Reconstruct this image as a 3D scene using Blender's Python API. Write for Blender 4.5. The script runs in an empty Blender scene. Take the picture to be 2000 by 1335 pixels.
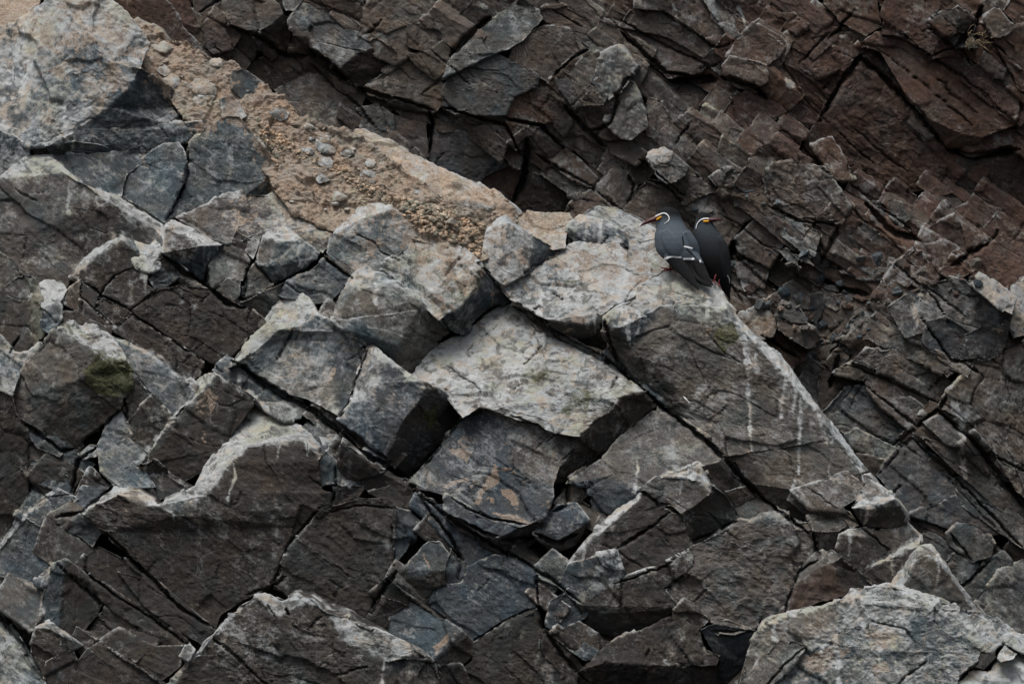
import bpy, math, random
import numpy as np
from mathutils import Vector
from mathutils.geometry import tessellate_polygon

# ---------------------------------------------------------------- camera, sky, sun, exposure
S, DIST = 600.0, 30.0                       # pixels per metre at depth 0, camera distance
scene = bpy.context.scene
cam_d = bpy.data.cameras.new("camera")
cam = bpy.data.objects.new("camera", cam_d)
scene.collection.objects.link(cam)
cam.location = (0, -DIST, 0)
cam.rotation_euler = (math.radians(90), 0, 0)
cam_d.sensor_width = 36.0
cam_d.lens = 36.0 * DIST / (2000.0 / S)
cam_d.clip_start, cam_d.clip_end = 0.5, 400.0
scene.camera = cam

SUN_EL, SUN_AZ = math.radians(69), math.radians(-36)   # from above, a little left, behind the camera
world = bpy.data.worlds.new("World")
scene.world = world
world.use_nodes = True
wn, wl = world.node_tree.nodes, world.node_tree.links
wn.clear()
w_out = wn.new("ShaderNodeOutputWorld")
w_bg = wn.new("ShaderNodeBackground")
w_sky = wn.new("ShaderNodeTexSky")
w_sky.sky_type = 'NISHITA'
w_sky.sun_disc = False
w_sky.sun_elevation = SUN_EL
w_sky.sun_rotation = math.radians(180) - SUN_AZ
w_sky.dust_density = 4.0
w_sky.air_density = 1.0
w_hs = wn.new("ShaderNodeHueSaturation")
w_hs.inputs['Saturation'].default_value = 0.46          # overcast: nearly white sky
wl.new(w_sky.outputs[0], w_hs.inputs['Color'])
wl.new(w_hs.outputs[0], w_bg.inputs['Color'])
wl.new(w_bg.outputs[0], w_out.inputs['Surface'])
w_bg.inputs['Strength'].default_value = 0.068

sun_d = bpy.data.lights.new("sun", 'SUN')
sun_d.energy = 1.5
sun_d.angle = math.radians(32)
sun_d.color = (1.0, 0.985, 0.965)
sun = bpy.data.objects.new("sun", sun_d)
scene.collection.objects.link(sun)
sv = Vector((math.sin(SUN_AZ) * math.cos(SUN_EL), -math.cos(SUN_AZ) * math.cos(SUN_EL), math.sin(SUN_EL)))
sun.rotation_euler = (-sv).to_track_quat('-Z', 'Y').to_euler()

scene.view_settings.view_transform = 'Standard'
scene.view_settings.look = 'None'
scene.view_settings.exposure = 0.70
scene.view_settings.gamma = 1.0
scene.view_settings.use_curve_mapping = False
scene.cycles.max_bounces = 4
scene.cycles.diffuse_bounces = 2

rng = random.Random(7)
RIDGE, REAR, OUT1, OUT2 = 'ridge', 'rear', 'out1', 'out2'

def W(px, py):                              # photo pixel -> metres in the plane at depth 0
    return (px - 1000.0) / S, (667.5 - py) / S

HOLLOWS = [(1010,355,70,.20),(1345,175,60,.16),(1700,210,95,.20),(1930,350,90,.20),(1440,490,45,.14),(600,130,70,.14),(850,215,45,.12),(1660,560,70,.14),(1600,720,60,.12),(1220,330,50,.10),
           (930,130,70,-.12),(1200,180,60,-.10),(1560,380,70,-.12),(1820,170,90,-.10),(1480,130,60,-.10),(640,60,60,-.12),(1850,620,80,-.12),(1930,850,90,-.12)]

def macro(group, x, z):                     # overall lie of each rock mass: depth at x, z
    if group == RIDGE:
        return 0.42 * z
    if group == REAR:
        h = 0.0
        for hx, hy, r, dp in HOLLOWS:
            ax, az = W(hx, hy)
            h += dp * math.exp(-((x - ax) ** 2 + (z - az) ** 2) / (2 * (r / S) ** 2))
        return 0.70 + 0.20 * z - 0.06 * max(0.0, x - 1.0) + h
    if group == OUT1:
        return 0.42 * z - 0.30
    return 0.42 * z - 0.34

def P3(x, z, y):                            # point on the sight line through x, z at depth y
    k = (DIST + y) / DIST
    return (x * k, y, z * k)

# ---------------------------------------------------------------- numpy noise
K1, K2, K3 = np.uint32(374761393), np.uint32(668265263), np.uint32(2147483589)
def _mix(n):
    n ^= n >> np.uint32(13)
    n *= np.uint32(1274126177)
    n ^= n >> np.uint32(16)
    n *= np.uint32(2246822519)
    n ^= n >> np.uint32(15)
    return n

def _axes(f, seed, lo, hi):                 # hashed lattice coordinates per axis and step
    i = f.astype(np.int32).view(np.uint32)
    sd = np.uint32((seed * 974711 + 7) & 0xffffffff)
    return ([(i[:, 0] + np.uint32(d & 0xffffffff)) * K1 + sd for d in range(lo, hi + 1)],
            [(i[:, 1] + np.uint32(d & 0xffffffff)) * K2 for d in range(lo, hi + 1)],
            [(i[:, 2] + np.uint32(d & 0xffffffff)) * K3 for d in range(lo, hi + 1)])

INV = np.float32(1.0 / 4294967295.0)
def vnoise(p, seed):                        # smooth value noise in [-1, 1]
    p = np.asarray(p, np.float32)
    f = np.floor(p)
    t = p - f
    t = t * t * t * (t * (t * 6 - 15) + 10)
    X, Y, Z = _axes(f, seed, 0, 1)
    out = None
    rows = []
    for a in (0, 1):
        for b in (0, 1):
            xy = X[a] + Y[b]
            v0 = _mix(xy + Z[0]) * INV
            v1 = _mix(xy + Z[1]) * INV
            rows.append(v0 + (v1 - v0) * t[:, 2])
    c0 = rows[0] + (rows[1] - rows[0]) * t[:, 1]
    c1 = rows[2] + (rows[3] - rows[2]) * t[:, 1]
    return (c0 + (c1 - c0) * t[:, 0]) * np.float32(2) - np.float32(1)

def fbm(p, freq, octaves, seed, gain=0.5):
    p = np.asarray(p, np.float32)
    a, s, n = np.float32(1.0), np.zeros(len(p), np.float32), 0.0
    for o in range(octaves):
        s += a * vnoise(p * np.float32(freq) + np.float32(17.3 * o), seed + o * 31)
        n += float(a)
        a = np.float32(a * gain)
        freq *= 2.03
    return s / np.float32(n)

def worley(p, seed):                        # nearest-cell random numbers, F1, F2, vector to the cell
    p = np.asarray(p, np.float32)
    f = np.floor(p)
    t = p - f
    X, Y, Z = _axes(f, seed, -1, 1)
    N = len(p)
    f1 = np.full(N, 9.0, np.float32); f2 = np.full(N, 9.0, np.float32)
    best = np.zeros(N, np.uint32)
    off = np.zeros((N, 3), np.float32)
    for a in range(3):
        for b in range(3):
            xy = X[a] + Y[b]
            for c in range(3):
                h = _mix(xy + Z[c])
                vx = (h & np.uint32(1023)) * np.float32(1 / 1023) + np.float32(a - 1) - t[:, 0]
                vy = ((h >> np.uint32(10)) & np.uint32(1023)) * np.float32(1 / 1023) + np.float32(b - 1) - t[:, 1]
                vz = ((h >> np.uint32(20)) & np.uint32(1023)) * np.float32(1 / 1023) + np.float32(c - 1) - t[:, 2]
                d = vx * vx + vy * vy + vz * vz
                near = d < f1
                f2 = np.where(near, f1, np.minimum(f2, d))
                f1 = np.where(near, d, f1)
                best = np.where(near, h, best)
                off[:, 0] = np.where(near, vx, off[:, 0]); off[:, 1] = np.where(near, vy, off[:, 1]); off[:, 2] = np.where(near, vz, off[:, 2])
    q = best.copy()
    cols = []
    for _ in range(3):
        q = _mix(q + np.uint32(77773)); cols.append(q * INV)
    return np.stack(cols, 1), np.sqrt(f1), np.sqrt(f2), off

# ---------------------------------------------------------------- rock blocks
TONES = {                                   # base colours per surface code, 'd' the darkest (linear)
    'd': (0.043, 0.037, 0.033), 'k': (0.054, 0.064, 0.071), 'g': (0.079, 0.093, 0.100),
    'b': (0.100, 0.091, 0.082), 'r': (0.088, 0.060, 0.049), 't': (0.46, 0.338, 0.240),
    'w': (0.118, 0.119, 0.112), 'o': (0.165, 0.145, 0.105),
}
BLOCKS = []
def B(group, off, pts, facets, **kw):
    """One rock block. pts: photo outline/corner points; facets: (corner numbers, slope to the right,
    slope upwards, surface code) - depths follow from the slopes; the body reaches back into the cliff."""
    BLOCKS.append(dict(group=group, off=off, pts=pts, facets=facets, kw=kw))

def P(group, off, pts, gx, gz, mat, **kw):  # a block that shows a single face
    B(group, off, pts, [(tuple(range(len(pts))), gx, gz, mat)], **kw)

def seg_near(px, py, ax, ay, bx, by):
    dx, dy = bx - ax, by - ay
    t = np.clip(((px - ax) * dx + (py - ay) * dy) / (dx * dx + dy * dy + 1e-9), 0, 1)
    return np.hypot(px - ax - t * dx, py - ay - t * dy), t

def border_edges(b):
    cnt = {}
    for idx, *_ in b['facets']:
        l = list(idx)
        p = b['pts']
        if sum(p[l[q]][0] * p[l[(q + 1) % len(l)]][1] - p[l[(q + 1) % len(l)]][0] * p[l[q]][1] for q in range(len(l))) < 0:
            l.reverse()
        for q in range(len(l)):
            cnt[(l[q], l[(q + 1) % len(l)])] = 1
    return [e for e in cnt if (e[1], e[0]) not in cnt]

def solve_group(blocks, link, reach):
    """Depth of every corner of a rock mass at once: faces keep their slopes, joints between neighbours close."""
    base, n = [], 0
    for b in blocks:
        base.append(n); n += len(b['pts'])
    A = np.zeros((n, n)); r = np.zeros(n)
    def add(idx, co, rhs, w):
        idx, co = np.array(idx), np.array(co)
        A[np.ix_(idx, idx)] += w * w * np.outer(co, co)
        r[idx] += w * w * co * rhs
    VX, VY, VB, VI, EA, EB_, EK = [], [], [], [], [], [], []
    for k, b in enumerate(blocks):
        pts = np.array([W(*p) for p in b['pts']])
        used = sorted({i for f in b['facets'] for i in f[0]})
        calm = b['group'] == REAR and 'thick' not in b['kw']
        for idx, gx, gz, mat in b['facets']:
            if calm:
                gz = gz - 0.12 if gz > -0.3 else gz
            elif b['group'] == RIDGE and not b['kw'].get('soil') and b['kw'].get('name') != 'bird_slab':
                gx, gz = gx * 1.3, 0.3 + (gz - 0.3) * 1.3
            m = len(idx)
            ar = abs(sum(pts[idx[q], 0] * pts[idx[(q + 1) % m], 1] - pts[idx[(q + 1) % m], 0] * pts[idx[q], 1] for q in range(m))) / 2
            wt = min(3.0, max(0.35, math.sqrt(ar) / 0.12))        # large faces stay flat
            for q in range(m):
                for step in ((1, 2) if m > 4 else (1,)):
                    i, j = idx[q], idx[(q + step) % m]
                    if i != j:
                        add((base[k] + j, base[k] + i), (1.0, -1.0), gx * (pts[j, 0] - pts[i, 0]) + gz * (pts[j, 1] - pts[i, 1]), wt)
        c = pts[used].mean(0)
        loose = ('thick' in b['kw'] and not b['kw'].get('soil')) or link == 0
        add([base[k] + i for i in used], np.full(len(used), 1.0 / len(used)), macro(b['group'], c[0], c[1]) + b['off'] * (0.85 if calm else 1.0), 12.0 if loose else 0.9)
        for i in range(len(pts)):
            if i not in used:
                add((base[k] + i,), (1.0,), 0.0, 0.01)
        if not loose:
            be = border_edges(b)
            bv = sorted({i for e in be for i in e})
            for i in bv:
                VX.append(b['pts'][i][0]); VY.append(b['pts'][i][1]); VB.append(k); VI.append(base[k] + i)
            for i, j in be:
                EA.append((*b['pts'][i], base[k] + i)); EB_.append((*b['pts'][j], base[k] + j)); EK.append(k)
    if link and EA:
        EA, EB_, EK = np.array(EA), np.array(EB_), np.array(EK)
        for x, y, k, vi in zip(VX, VY, VB, VI):
            d, t = seg_near(x, y, EA[:, 0], EA[:, 1], EB_[:, 0], EB_[:, 1])
            d = np.where(EK == k, 1e9, d)
            seen = set()
            for e in np.argsort(d)[:6]:
                if d[e] > reach or EK[e] in seen or len(seen) >= 3:
                    continue
                seen.add(EK[e])
                add((vi, int(EA[e, 2]), int(EB_[e, 2])), (1.0, -(1 - t[e]), -t[e]), 0.0, link * (1 - 0.6 * d[e] / reach))
    A[np.diag_indices(n)] += 1e-7
    y = np.linalg.solve(A, r)
    for k, b in enumerate(blocks):
        b['solved'] = (np.array([W(*p) for p in b['pts']]), y[base[k]:base[k] + len(b['pts'])])

def subdivide(V, T, F, thr):
    """Split every edge longer than its limit until none is left (conforming)."""
    for _ in range(14):
        E = np.concatenate((T[:, [0, 1]], T[:, [1, 2]], T[:, [2, 0]]))
        E = np.stack((np.minimum(E[:, 0], E[:, 1]), np.maximum(E[:, 0], E[:, 1])), 1)
        key = E[:, 0].astype(np.int64) * 10000000 + E[:, 1]
        uk, first, inv = np.unique(key, return_index=True, return_inverse=True)
        U = E[first]
        L = np.linalg.norm(V[U[:, 0]] - V[U[:, 1]], axis=1)
        lim = np.full(len(U), 1e9)
        np.minimum.at(lim, inv, np.tile(thr[F], 3))
        mark = L > lim
        if not mark.any():
            break
        mid = np.full(len(U), -1, np.int64)
        mid[mark] = len(V) + np.arange(mark.sum())
        V = np.concatenate((V, 0.5 * (V[U[mark, 0]] + V[U[mark, 1]])))
        m = mid[inv].reshape(3, -1).T            # midpoint per triangle edge or -1
        nT, nF = [], []
        cnt = (m >= 0).sum(1)
        k = cnt == 0
        nT.append(T[k]); nF.append(F[k])
        k = cnt == 3
        a, b_, c = T[k].T
        x, y, z = m[k].T
        for q in ((a, x, z), (x, b_, y), (z, y, c), (x, y, z)):
            nT.append(np.stack(q, 1)); nF.append(F[k])
        for e in range(3):
            k = (cnt == 1) & (m[:, e] >= 0)
            a, b_, c = T[k][:, e], T[k][:, (e + 1) % 3], T[k][:, (e + 2) % 3]
            x = m[k][:, e]
            nT += [np.stack((a, x, c), 1), np.stack((x, b_, c), 1)]
            nF += [F[k], F[k]]
            k = (cnt == 2) & (m[:, e] < 0)       # edges e+1 and e+2 are split
            a, b_, c = T[k][:, e], T[k][:, (e + 1) % 3], T[k][:, (e + 2) % 3]
            y, z = m[k][:, (e + 1) % 3], m[k][:, (e + 2) % 3]
            nT += [np.stack((z, y, c), 1), np.stack((a, b_, y), 1), np.stack((a, y, z), 1)]
            nF += [F[k]] * 3
        T, F = np.concatenate(nT), np.concatenate(nF)
    return V, T, F

def vnormals(V, T):
    n = np.cross(V[T[:, 1]] - V[T[:, 0]], V[T[:, 2]] - V[T[:, 0]])
    out = np.zeros_like(V)
    for k in range(3):
        for c in range(3):
            out[:, c] += np.bincount(T[:, k], n[:, c], len(V))
    return out / (np.linalg.norm(out, axis=1, keepdims=True) + 1e-12)

def uedges(T):
    E = np.concatenate((T[:, [0, 1]], T[:, [1, 2]], T[:, [2, 0]]))
    lo, hi = np.minimum(E[:, 0], E[:, 1]).astype(np.int64), np.maximum(E[:, 0], E[:, 1])
    k = np.unique(lo * 10000000 + hi)
    return np.stack((k // 10000000, k % 10000000), 1)

def lap(X, E, deg):
    out = np.zeros_like(X)
    for c in range(X.shape[1]):
        out[:, c] = np.bincount(E[:, 0], X[E[:, 1], c], len(X)) + np.bincount(E[:, 1], X[E[:, 0], c], len(X))
    return out / deg[:, None] - X

FINE, COARSE = 0.0084, 0.06
def block_mesh(b):
    """Facets + body reaching back, finely divided, edges worn round."""
    pts, y = b['solved']
    used = sorted({i for f in b['facets'] for i in f[0]})
    remap = {o: k for k, o in enumerate(used)}
    V = [P3(pts[i, 0], pts[i, 1], y[i]) for i in used]
    T, F, cnt = [], [], {}
    for fi, (idx, gx, gz, mat) in enumerate(b['facets']):
        loop = [remap[i] for i in idx]
        poly = [Vector((pts[i, 0], pts[i, 1], 0)) for i in idx]
        area = sum(poly[q].x * poly[(q + 1) % len(poly)].y - poly[(q + 1) % len(poly)].x * poly[q].y for q in range(len(poly)))
        if area < 0:
            loop.reverse(); poly.reverse()
        for t in tessellate_polygon([poly]):
            a, c, d = (loop[q] for q in t)
            p, q, r = V[a], V[c], V[d]
            s = (q[0] - p[0]) * (r[2] - p[2]) - (q[2] - p[2]) * (r[0] - p[0])
            if abs(s) < 1e-9:
                continue
            T.append((a, c, d) if s > 0 else (a, d, c))       # faces the camera (-y)
            F.append(fi)
        for q in range(len(loop)):
            e = (loop[q], loop[(q + 1) % len(loop)])
            cnt[e] = cnt.get(e, 0) + 1
    border = [e for e in cnt if (e[1], e[0]) not in cnt]
    grow = b['kw'].get('grow', {RIDGE: 3.5, REAR: 5.0}.get(b['group'], 0.0)) / S
    push = {}                                     # joints stay tight: outlines swell until they touch
    for i, j in border:
        ex, ez = V[j][0] - V[i][0], V[j][2] - V[i][2]
        l = math.hypot(ex, ez) + 1e-9
        for q in (i, j):
            a = push.setdefault(q, [0.0, 0.0]); a[0] += ez / l; a[1] -= ex / l
    for q, (ax, az) in push.items():
        l = math.hypot(ax, az) + 1e-6
        V[q] = (V[q][0] + ax / l * grow, V[q][1], V[q][2] + az / l * grow)
    cx = float(np.mean([v[0] for v in V])); cz = float(np.mean([v[2] for v in V]))
    thick = b['kw'].get('thick', 0.34)
    back, nf = {}, len(b['facets'])
    ymax = max(v[1] for v in V)
    yb = max(ymax + 0.05, float(np.mean([v[1] for v in V])) + thick)
    for e in border:
        for i in e:
            if i not in back:
                v = V[i]
                back[i] = len(V)
                V.append((cx + (v[0] - cx) * 0.9, max(yb, v[1] + 0.03), cz + (v[2] - cz) * 0.9))
    bc = len(V)
    V.append((cx, yb + 0.04, cz))
    for i, j in border:
        T += [(i, back[i], j), (j, back[i], back[j]), (back[i], bc, back[j])]
        F += [nf, nf, nf + 1]
    V, T, F = np.array(V, float), np.array(T, np.int64), np.array(F, np.int64)
    fine = b['kw'].get('fine', FINE)
    thr = np.array([fine] * nf + [COARSE, 0.2])
    V, T, F = subdivide(V, T, F, thr)
    E = uedges(T)
    deg = np.bincount(E.ravel(), minlength=len(V)).astype(float)
    short = np.linalg.norm(V[E[:, 0]] - V[E[:, 1]], axis=1) < 1.25 * fine
    Es = E[short]
    degs = np.maximum(np.bincount(Es.ravel(), minlength=len(V)).astype(float), 1)
    has = np.bincount(Es.ravel(), minlength=len(V)) > 0
    for _ in range(b['kw'].get('smooth', 1)):
        V = V + 0.5 * lap(V, Es, degs) * has[:, None]
    n = vnormals(V, T)
    curv = -(lap(V, E, deg) * n).sum(1) / fine
    edge = np.clip(curv * 6.0, -1, 1)[:, None]
    for _ in range(2):
        edge = edge + 0.5 * lap(edge, E, deg)
    front = np.zeros(len(V), bool)
    front[T[F < nf].ravel()] = True
    # surface attributes from the facet codes
    tone = np.zeros((len(V), 3)); mask = np.zeros((len(V), 3)); wsum = np.zeros(len(V))
    tn = np.array(b['tones'] + [TONES['d']] * 2)
    mk = np.array(b['masks'] + [[0, 0, 0]] * 2)
    for k in range(3):
        w = np.where(F < nf, 1.0, 1e-3)
        wsum += np.bincount(T[:, k], w, len(V))
        for c in range(3):
            tone[:, c] += np.bincount(T[:, k], tn[F, c] * w, len(V))
            mask[:, c] += np.bincount(T[:, k], mk[F, c] * w, len(V))
    tone /= wsum[:, None]; mask /= wsum[:, None]
    att = np.concatenate((tone, mask), 1)                 # stains creep over the edges
    for _ in range(b['kw'].get('creep', 8)):
        att = att + 0.9 * lap(att, Es, degs) * has[:, None]
    tone, mask = att[:, :3], att[:, 3:]
    return dict(V=V, T=T, n=n, E=E, deg=deg, edge=edge[:, 0], front=front, tone=tone, mask=mask)

TH = math.radians(38)
def bedding(p):
    u = p[:, 0] * math.cos(TH) - p[:, 2] * math.sin(TH)
    v = p[:, 0] * math.sin(TH) + p[:, 2] * math.cos(TH)
    return np.stack((u, p[:, 1], v), 1)

def roughen(ms, seeds, amps):
    """Break, chip and grain the surfaces: one pass over all vertices together."""
    V = np.concatenate([m['V'] for m in ms])
    n = np.concatenate([m['n'] for m in ms])
    amp = np.concatenate([np.full(len(m['V']), a[0]) for m, a in zip(ms, amps)])
    soil = np.concatenate([np.full(len(m['V']), a[1]) for m, a in zip(ms, amps)])
    so = np.concatenate([np.tile(np.array(s, float), (len(m['V']), 1)) for m, s in zip(ms, seeds)])
    q = (V + so).astype(np.float32)
    crk = np.concatenate([np.full(len(m['V']), a[2], np.float32) for m, a in zip(ms, amps)])
    V32 = V.astype(np.float32)
    # slow warp shared by all blocks (neighbours keep fitting), finer break-up per block
    d = np.stack([fbm(V32, 3.2, 2, 100 + k) for k in range(3)], 1) * 0.009
    d += np.stack([fbm(q, 26.0, 3, 140 + k, 0.6) for k in range(3)], 1) * 0.0040
    wq = bedding(q) + np.stack([fbm(q, 8.0, 1, 180 + k) for k in range(3)], 1) * 0.025
    c1, f1, f2, o1 = worley(wq / np.array([0.26, 0.14, 0.11], np.float32), 5)
    gate = fbm(q, 2.7, 2, 222)
    h = ((c1[:, 0] - 0.5) * 0.009 + ((c1[:, 1] - 0.5) * o1[:, 0] + (c1[:, 2] - 0.5) * o1[:, 2]) * 0.024)
    crack = np.clip(1 - (f2 - f1) / 0.026, 0, 1) * np.clip((gate - 0.16 + crk * 0.2) * 6, 0, 1)
    h -= crack * 0.007
    c2, g1, g2, o2 = worley((wq + 3.1) / np.array([0.070, 0.035, 0.028], np.float32), 9)
    gate2 = np.clip(fbm(q, 5.0, 2, 250) * 2.5 + 0.1 + crk * 0.4, 0, 1)
    h += ((c2[:, 0] - 0.5) * 0.0048 + ((c2[:, 1] - 0.5) * o2[:, 0] + (c2[:, 2] - 0.5) * o2[:, 2]) * 0.008) * gate2
    h -= np.clip(1 - (g2 - g1) / 0.05, 0, 1) * 0.0030 * gate2 * crk
    h += fbm(q, 90.0, 2, 300, 0.7) * 0.0028
    d = d * amp[:, None] + n * (h * amp)[:, None]
    if soil.any():
        k = soil > 0
        sh = fbm(q[k], 24.0, 2, 400) * 0.014 + fbm(q[k], 80.0, 3, 420, 0.65) * 0.009
        cs, s1, s2, _ = worley(q[k] * 46.0, 13)
        sh += np.clip(0.42 - s1, 0, 1) * 0.030 * (cs[:, 0] > 0.55)
        d[k] += n[k] * (sh * soil[k])[:, None]
    out, i = [], 0
    for m in ms:
        N = len(m['V'])
        m['V'] = m['V'] + d[i:i + N] * np.where(m['front'], 1.0, 1.0)[:, None]
        m['crack'] = crack[i:i + N]
        i += N

def seg_dist(px, py, path):
    best = np.full(len(px), 1e9); par = np.zeros(len(px))
    for (ax, ay), (bx, by) in zip(path[:-1], path[1:]):
        dx, dy = bx - ax, by - ay
        t = np.clip(((px - ax) * dx + (py - ay) * dy) / (dx * dx + dy * dy + 1e-9), 0, 1)
        dd = np.hypot(px - ax - t * dx, py - ay - t * dy)
        best = np.minimum(best, dd)
    return best

def in_poly(px, py, poly):
    inside = np.zeros(len(px), bool)
    n = len(poly)
    for i in range(n):
        x1, y1 = poly[i]; x2, y2 = poly[(i + 1) % n]
        if y1 == y2:
            continue
        c = ((y1 > py) != (y2 > py)) & (px < (x2 - x1) * (py - y1) / (y2 - y1) + x1)
        inside ^= c
    return inside

STAINS = []      # (group, path, half width px, channel, strength)
def stain(group, path, w, ch, s):
    if ch == 0 and w < 5:
        w, s = w * 0.95, s * 0.9
    STAINS.append((group, path, w, ch, s))
PATCHES = []     # (group, polygon, channel, strength)
def patch(group, poly, ch, s):
    PATCHES.append((group, poly, ch, s))

CRACKS = []      # (group, path, half width px, depth m)
def crack_line(group, path, w, depth):
    CRACKS.append((group, np.array(path, float), w, depth))

def carve(group, V):
    k = DIST / (DIST + V[:, 1])
    px, py = V[:, 0] * k * S + 1000, 667.5 - V[:, 2] * k * S
    x0, x1, y0, y1 = px.min() - 15, px.max() + 15, py.min() - 15, py.max() + 15
    mine = [c for c in CRACKS if c[0] == group and not (c[1][:, 0].max() < x0 or c[1][:, 0].min() > x1 or c[1][:, 1].max() < y0 or c[1][:, 1].min() > y1)]
    if not mine:
        return
    P32 = V.astype(np.float32)
    w1, w2 = fbm(P32, 45.0, 2, 711) * 3.2, fbm(P32, 45.0, 2, 733) * 3.2
    wid = 1 + 0.7 * fbm(P32, 12.0, 2, 755)
    sink = np.zeros(len(V), np.float32)
    qx, qy = px + w1, py + w2
    for g, path, w, depth in mine:
        seg = np.hypot(*np.diff(path, axis=0).T)
        total, run = seg.sum(), 0.0
        best = np.full(len(V), 1e9); side = np.zeros(len(V)); along = np.zeros(len(V))
        for (ax, ay), (bx, by), L in zip(path[:-1], path[1:], seg):
            d, t = seg_near(qx, qy, ax, ay, bx, by)
            k_ = d < best
            best = np.where(k_, d, best)
            side = np.where(k_, qy - (ay + t * (by - ay)), side)
            along = np.where(k_, (run + t * L) / total, along)
            run += L
        taper = np.clip(np.minimum(along, 1 - along) * 5 + 0.25, 0, 1)
        ww = 0.52 * w * wid * taper + 0.2
        groove = np.clip((1.3 - best / ww) * 2.0, 0, 1)
        lee = np.clip(1 - best / (ww * 3.2), 0, 1) * 0.38 * (side > 0)      # the lower lip falls away more gently
        sink = np.maximum(sink, depth * 0.8 * np.maximum(groove, lee) * np.clip(taper * 1.6, 0, 1))
    V[:, 1] += sink

def apply_stains(group, V, mask):
    k = DIST / (DIST + V[:, 1])
    px, py = V[:, 0] * k * S + 1000, 667.5 - V[:, 2] * k * S
    V = V.astype(np.float32)
    w1 = fbm(V, 22.0, 2, 611) * 5.0
    w2 = fbm(V, 22.0, 2, 655) * 5.0
    w3 = fbm(V * np.array([1, 1, 0.35], np.float32), 90.0, 2, 677)
    w4 = fbm(V, 7.0, 2, 699) * 7.0
    qx, qy = px + w1 * 1.6, py + w2 * 1.6
    bx0, bx1, by0, by1 = px.min() - 20, px.max() + 20, py.min() - 20, py.max() + 20
    for g, path, w, ch, s in STAINS:
        if g != group:
            continue
        a = np.array(path)
        if a[:, 0].max() < bx0 or a[:, 0].min() > bx1 or a[:, 1].max() < by0 or a[:, 1].min() > by1:
            continue
        d = seg_dist(px + w1 * 0.6 + w4, py, path)
        mask[:, ch] += np.clip(1.3 - d / w + w3 * 1.1 + w2 * 0.07, 0, 1) * s
    for g, poly, ch, s in PATCHES:
        if g != group:
            continue
        a = np.array(poly)
        if a[:, 0].max() < bx0 or a[:, 0].min() > bx1 or a[:, 1].max() < by0 or a[:, 1].min() > by1:
            continue
        mask[in_poly(qx, qy, poly), ch] += s

def link_mesh(name, V, T, mat, parent=None, attrs=None, smooth=True):
    me = bpy.data.meshes.new(name)
    me.vertices.add(len(V)); me.loops.add(len(T) * 3); me.polygons.add(len(T))
    me.vertices.foreach_set('co', np.asarray(V, np.float32).ravel())
    me.loops.foreach_set('vertex_index', np.asarray(T, np.int32).ravel())
    me.polygons.foreach_set('loop_start', np.arange(0, len(T) * 3, 3, dtype=np.int32))
    me.polygons.foreach_set('use_smooth', np.full(len(T), smooth, bool))
    for k, v in (attrs or {}).items():
        a = me.attributes.new(k, 'FLOAT_COLOR', 'POINT')
        full = np.ones((len(V), 4), np.float32)
        full[:, :v.shape[1]] = v
        a.data.foreach_set('color', full.ravel())
    me.update(calc_edges=True)
    me.materials.append(mat)
    o = bpy.data.objects.new(name, me)
    scene.collection.objects.link(o)
    if parent is not None:
        o.parent = parent
    return o

# ---------------------------------------------------------------- materials
def node(nt, kind, **inp):
    nd = nt.nodes.new(kind)
    for k, v in inp.items():
        k = k.replace('_', ' ')
        if hasattr(v, 'is_output') or isinstance(v, bpy.types.NodeSocket):
            nt.links.new(v, nd.inputs[k])
        else:
            nd.inputs[k].default_value = v
    return nd

def mth(nt, op, a, b=None, clamp=False):
    nd = nt.nodes.new('ShaderNodeMath'); nd.operation = op; nd.use_clamp = clamp
    for i, v in enumerate((a, b)):
        if v is None:
            continue
        if isinstance(v, (int, float)):
            nd.inputs[i].default_value = v
        else:
            nt.links.new(v, nd.inputs[i])
    return nd.outputs[0]

def ramp(nt, v, a, b, c=0.0, d=1.0, smooth=True):
    nd = nt.nodes.new('ShaderNodeMapRange')
    nd.interpolation_type = 'SMOOTHSTEP' if smooth else 'LINEAR'
    nt.links.new(v, nd.inputs[0])
    for i, q in enumerate((a, b, c, d)):
        nd.inputs[i + 1].default_value = q
    return nd.outputs[0]

def mixc(nt, f, a, b, mode='MIX'):
    nd = nt.nodes.new('ShaderNodeMix'); nd.data_type = 'RGBA'; nd.blend_type = mode
    for s, v in ((nd.inputs[0], f), (nd.inputs[6], a), (nd.inputs[7], b)):
        if isinstance(v, (int, float)):
            s.default_value = v
        elif isinstance(v, tuple):
            s.default_value = (*v, 1)
        else:
            nt.links.new(v, s)
    return nd.outputs[2]

def noise_n(nt, vec, scale, detail=6.0, rough=0.6, dist=0.0):
    nd = nt.nodes.new('ShaderNodeTexNoise')
    nt.links.new(vec, nd.inputs['Vector'])
    nd.inputs['Scale'].default_value = scale
    nd.inputs['Detail'].default_value = detail
    nd.inputs['Roughness'].default_value = rough
    nd.inputs['Distortion'].default_value = dist
    return nd.outputs['Fac']

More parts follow.
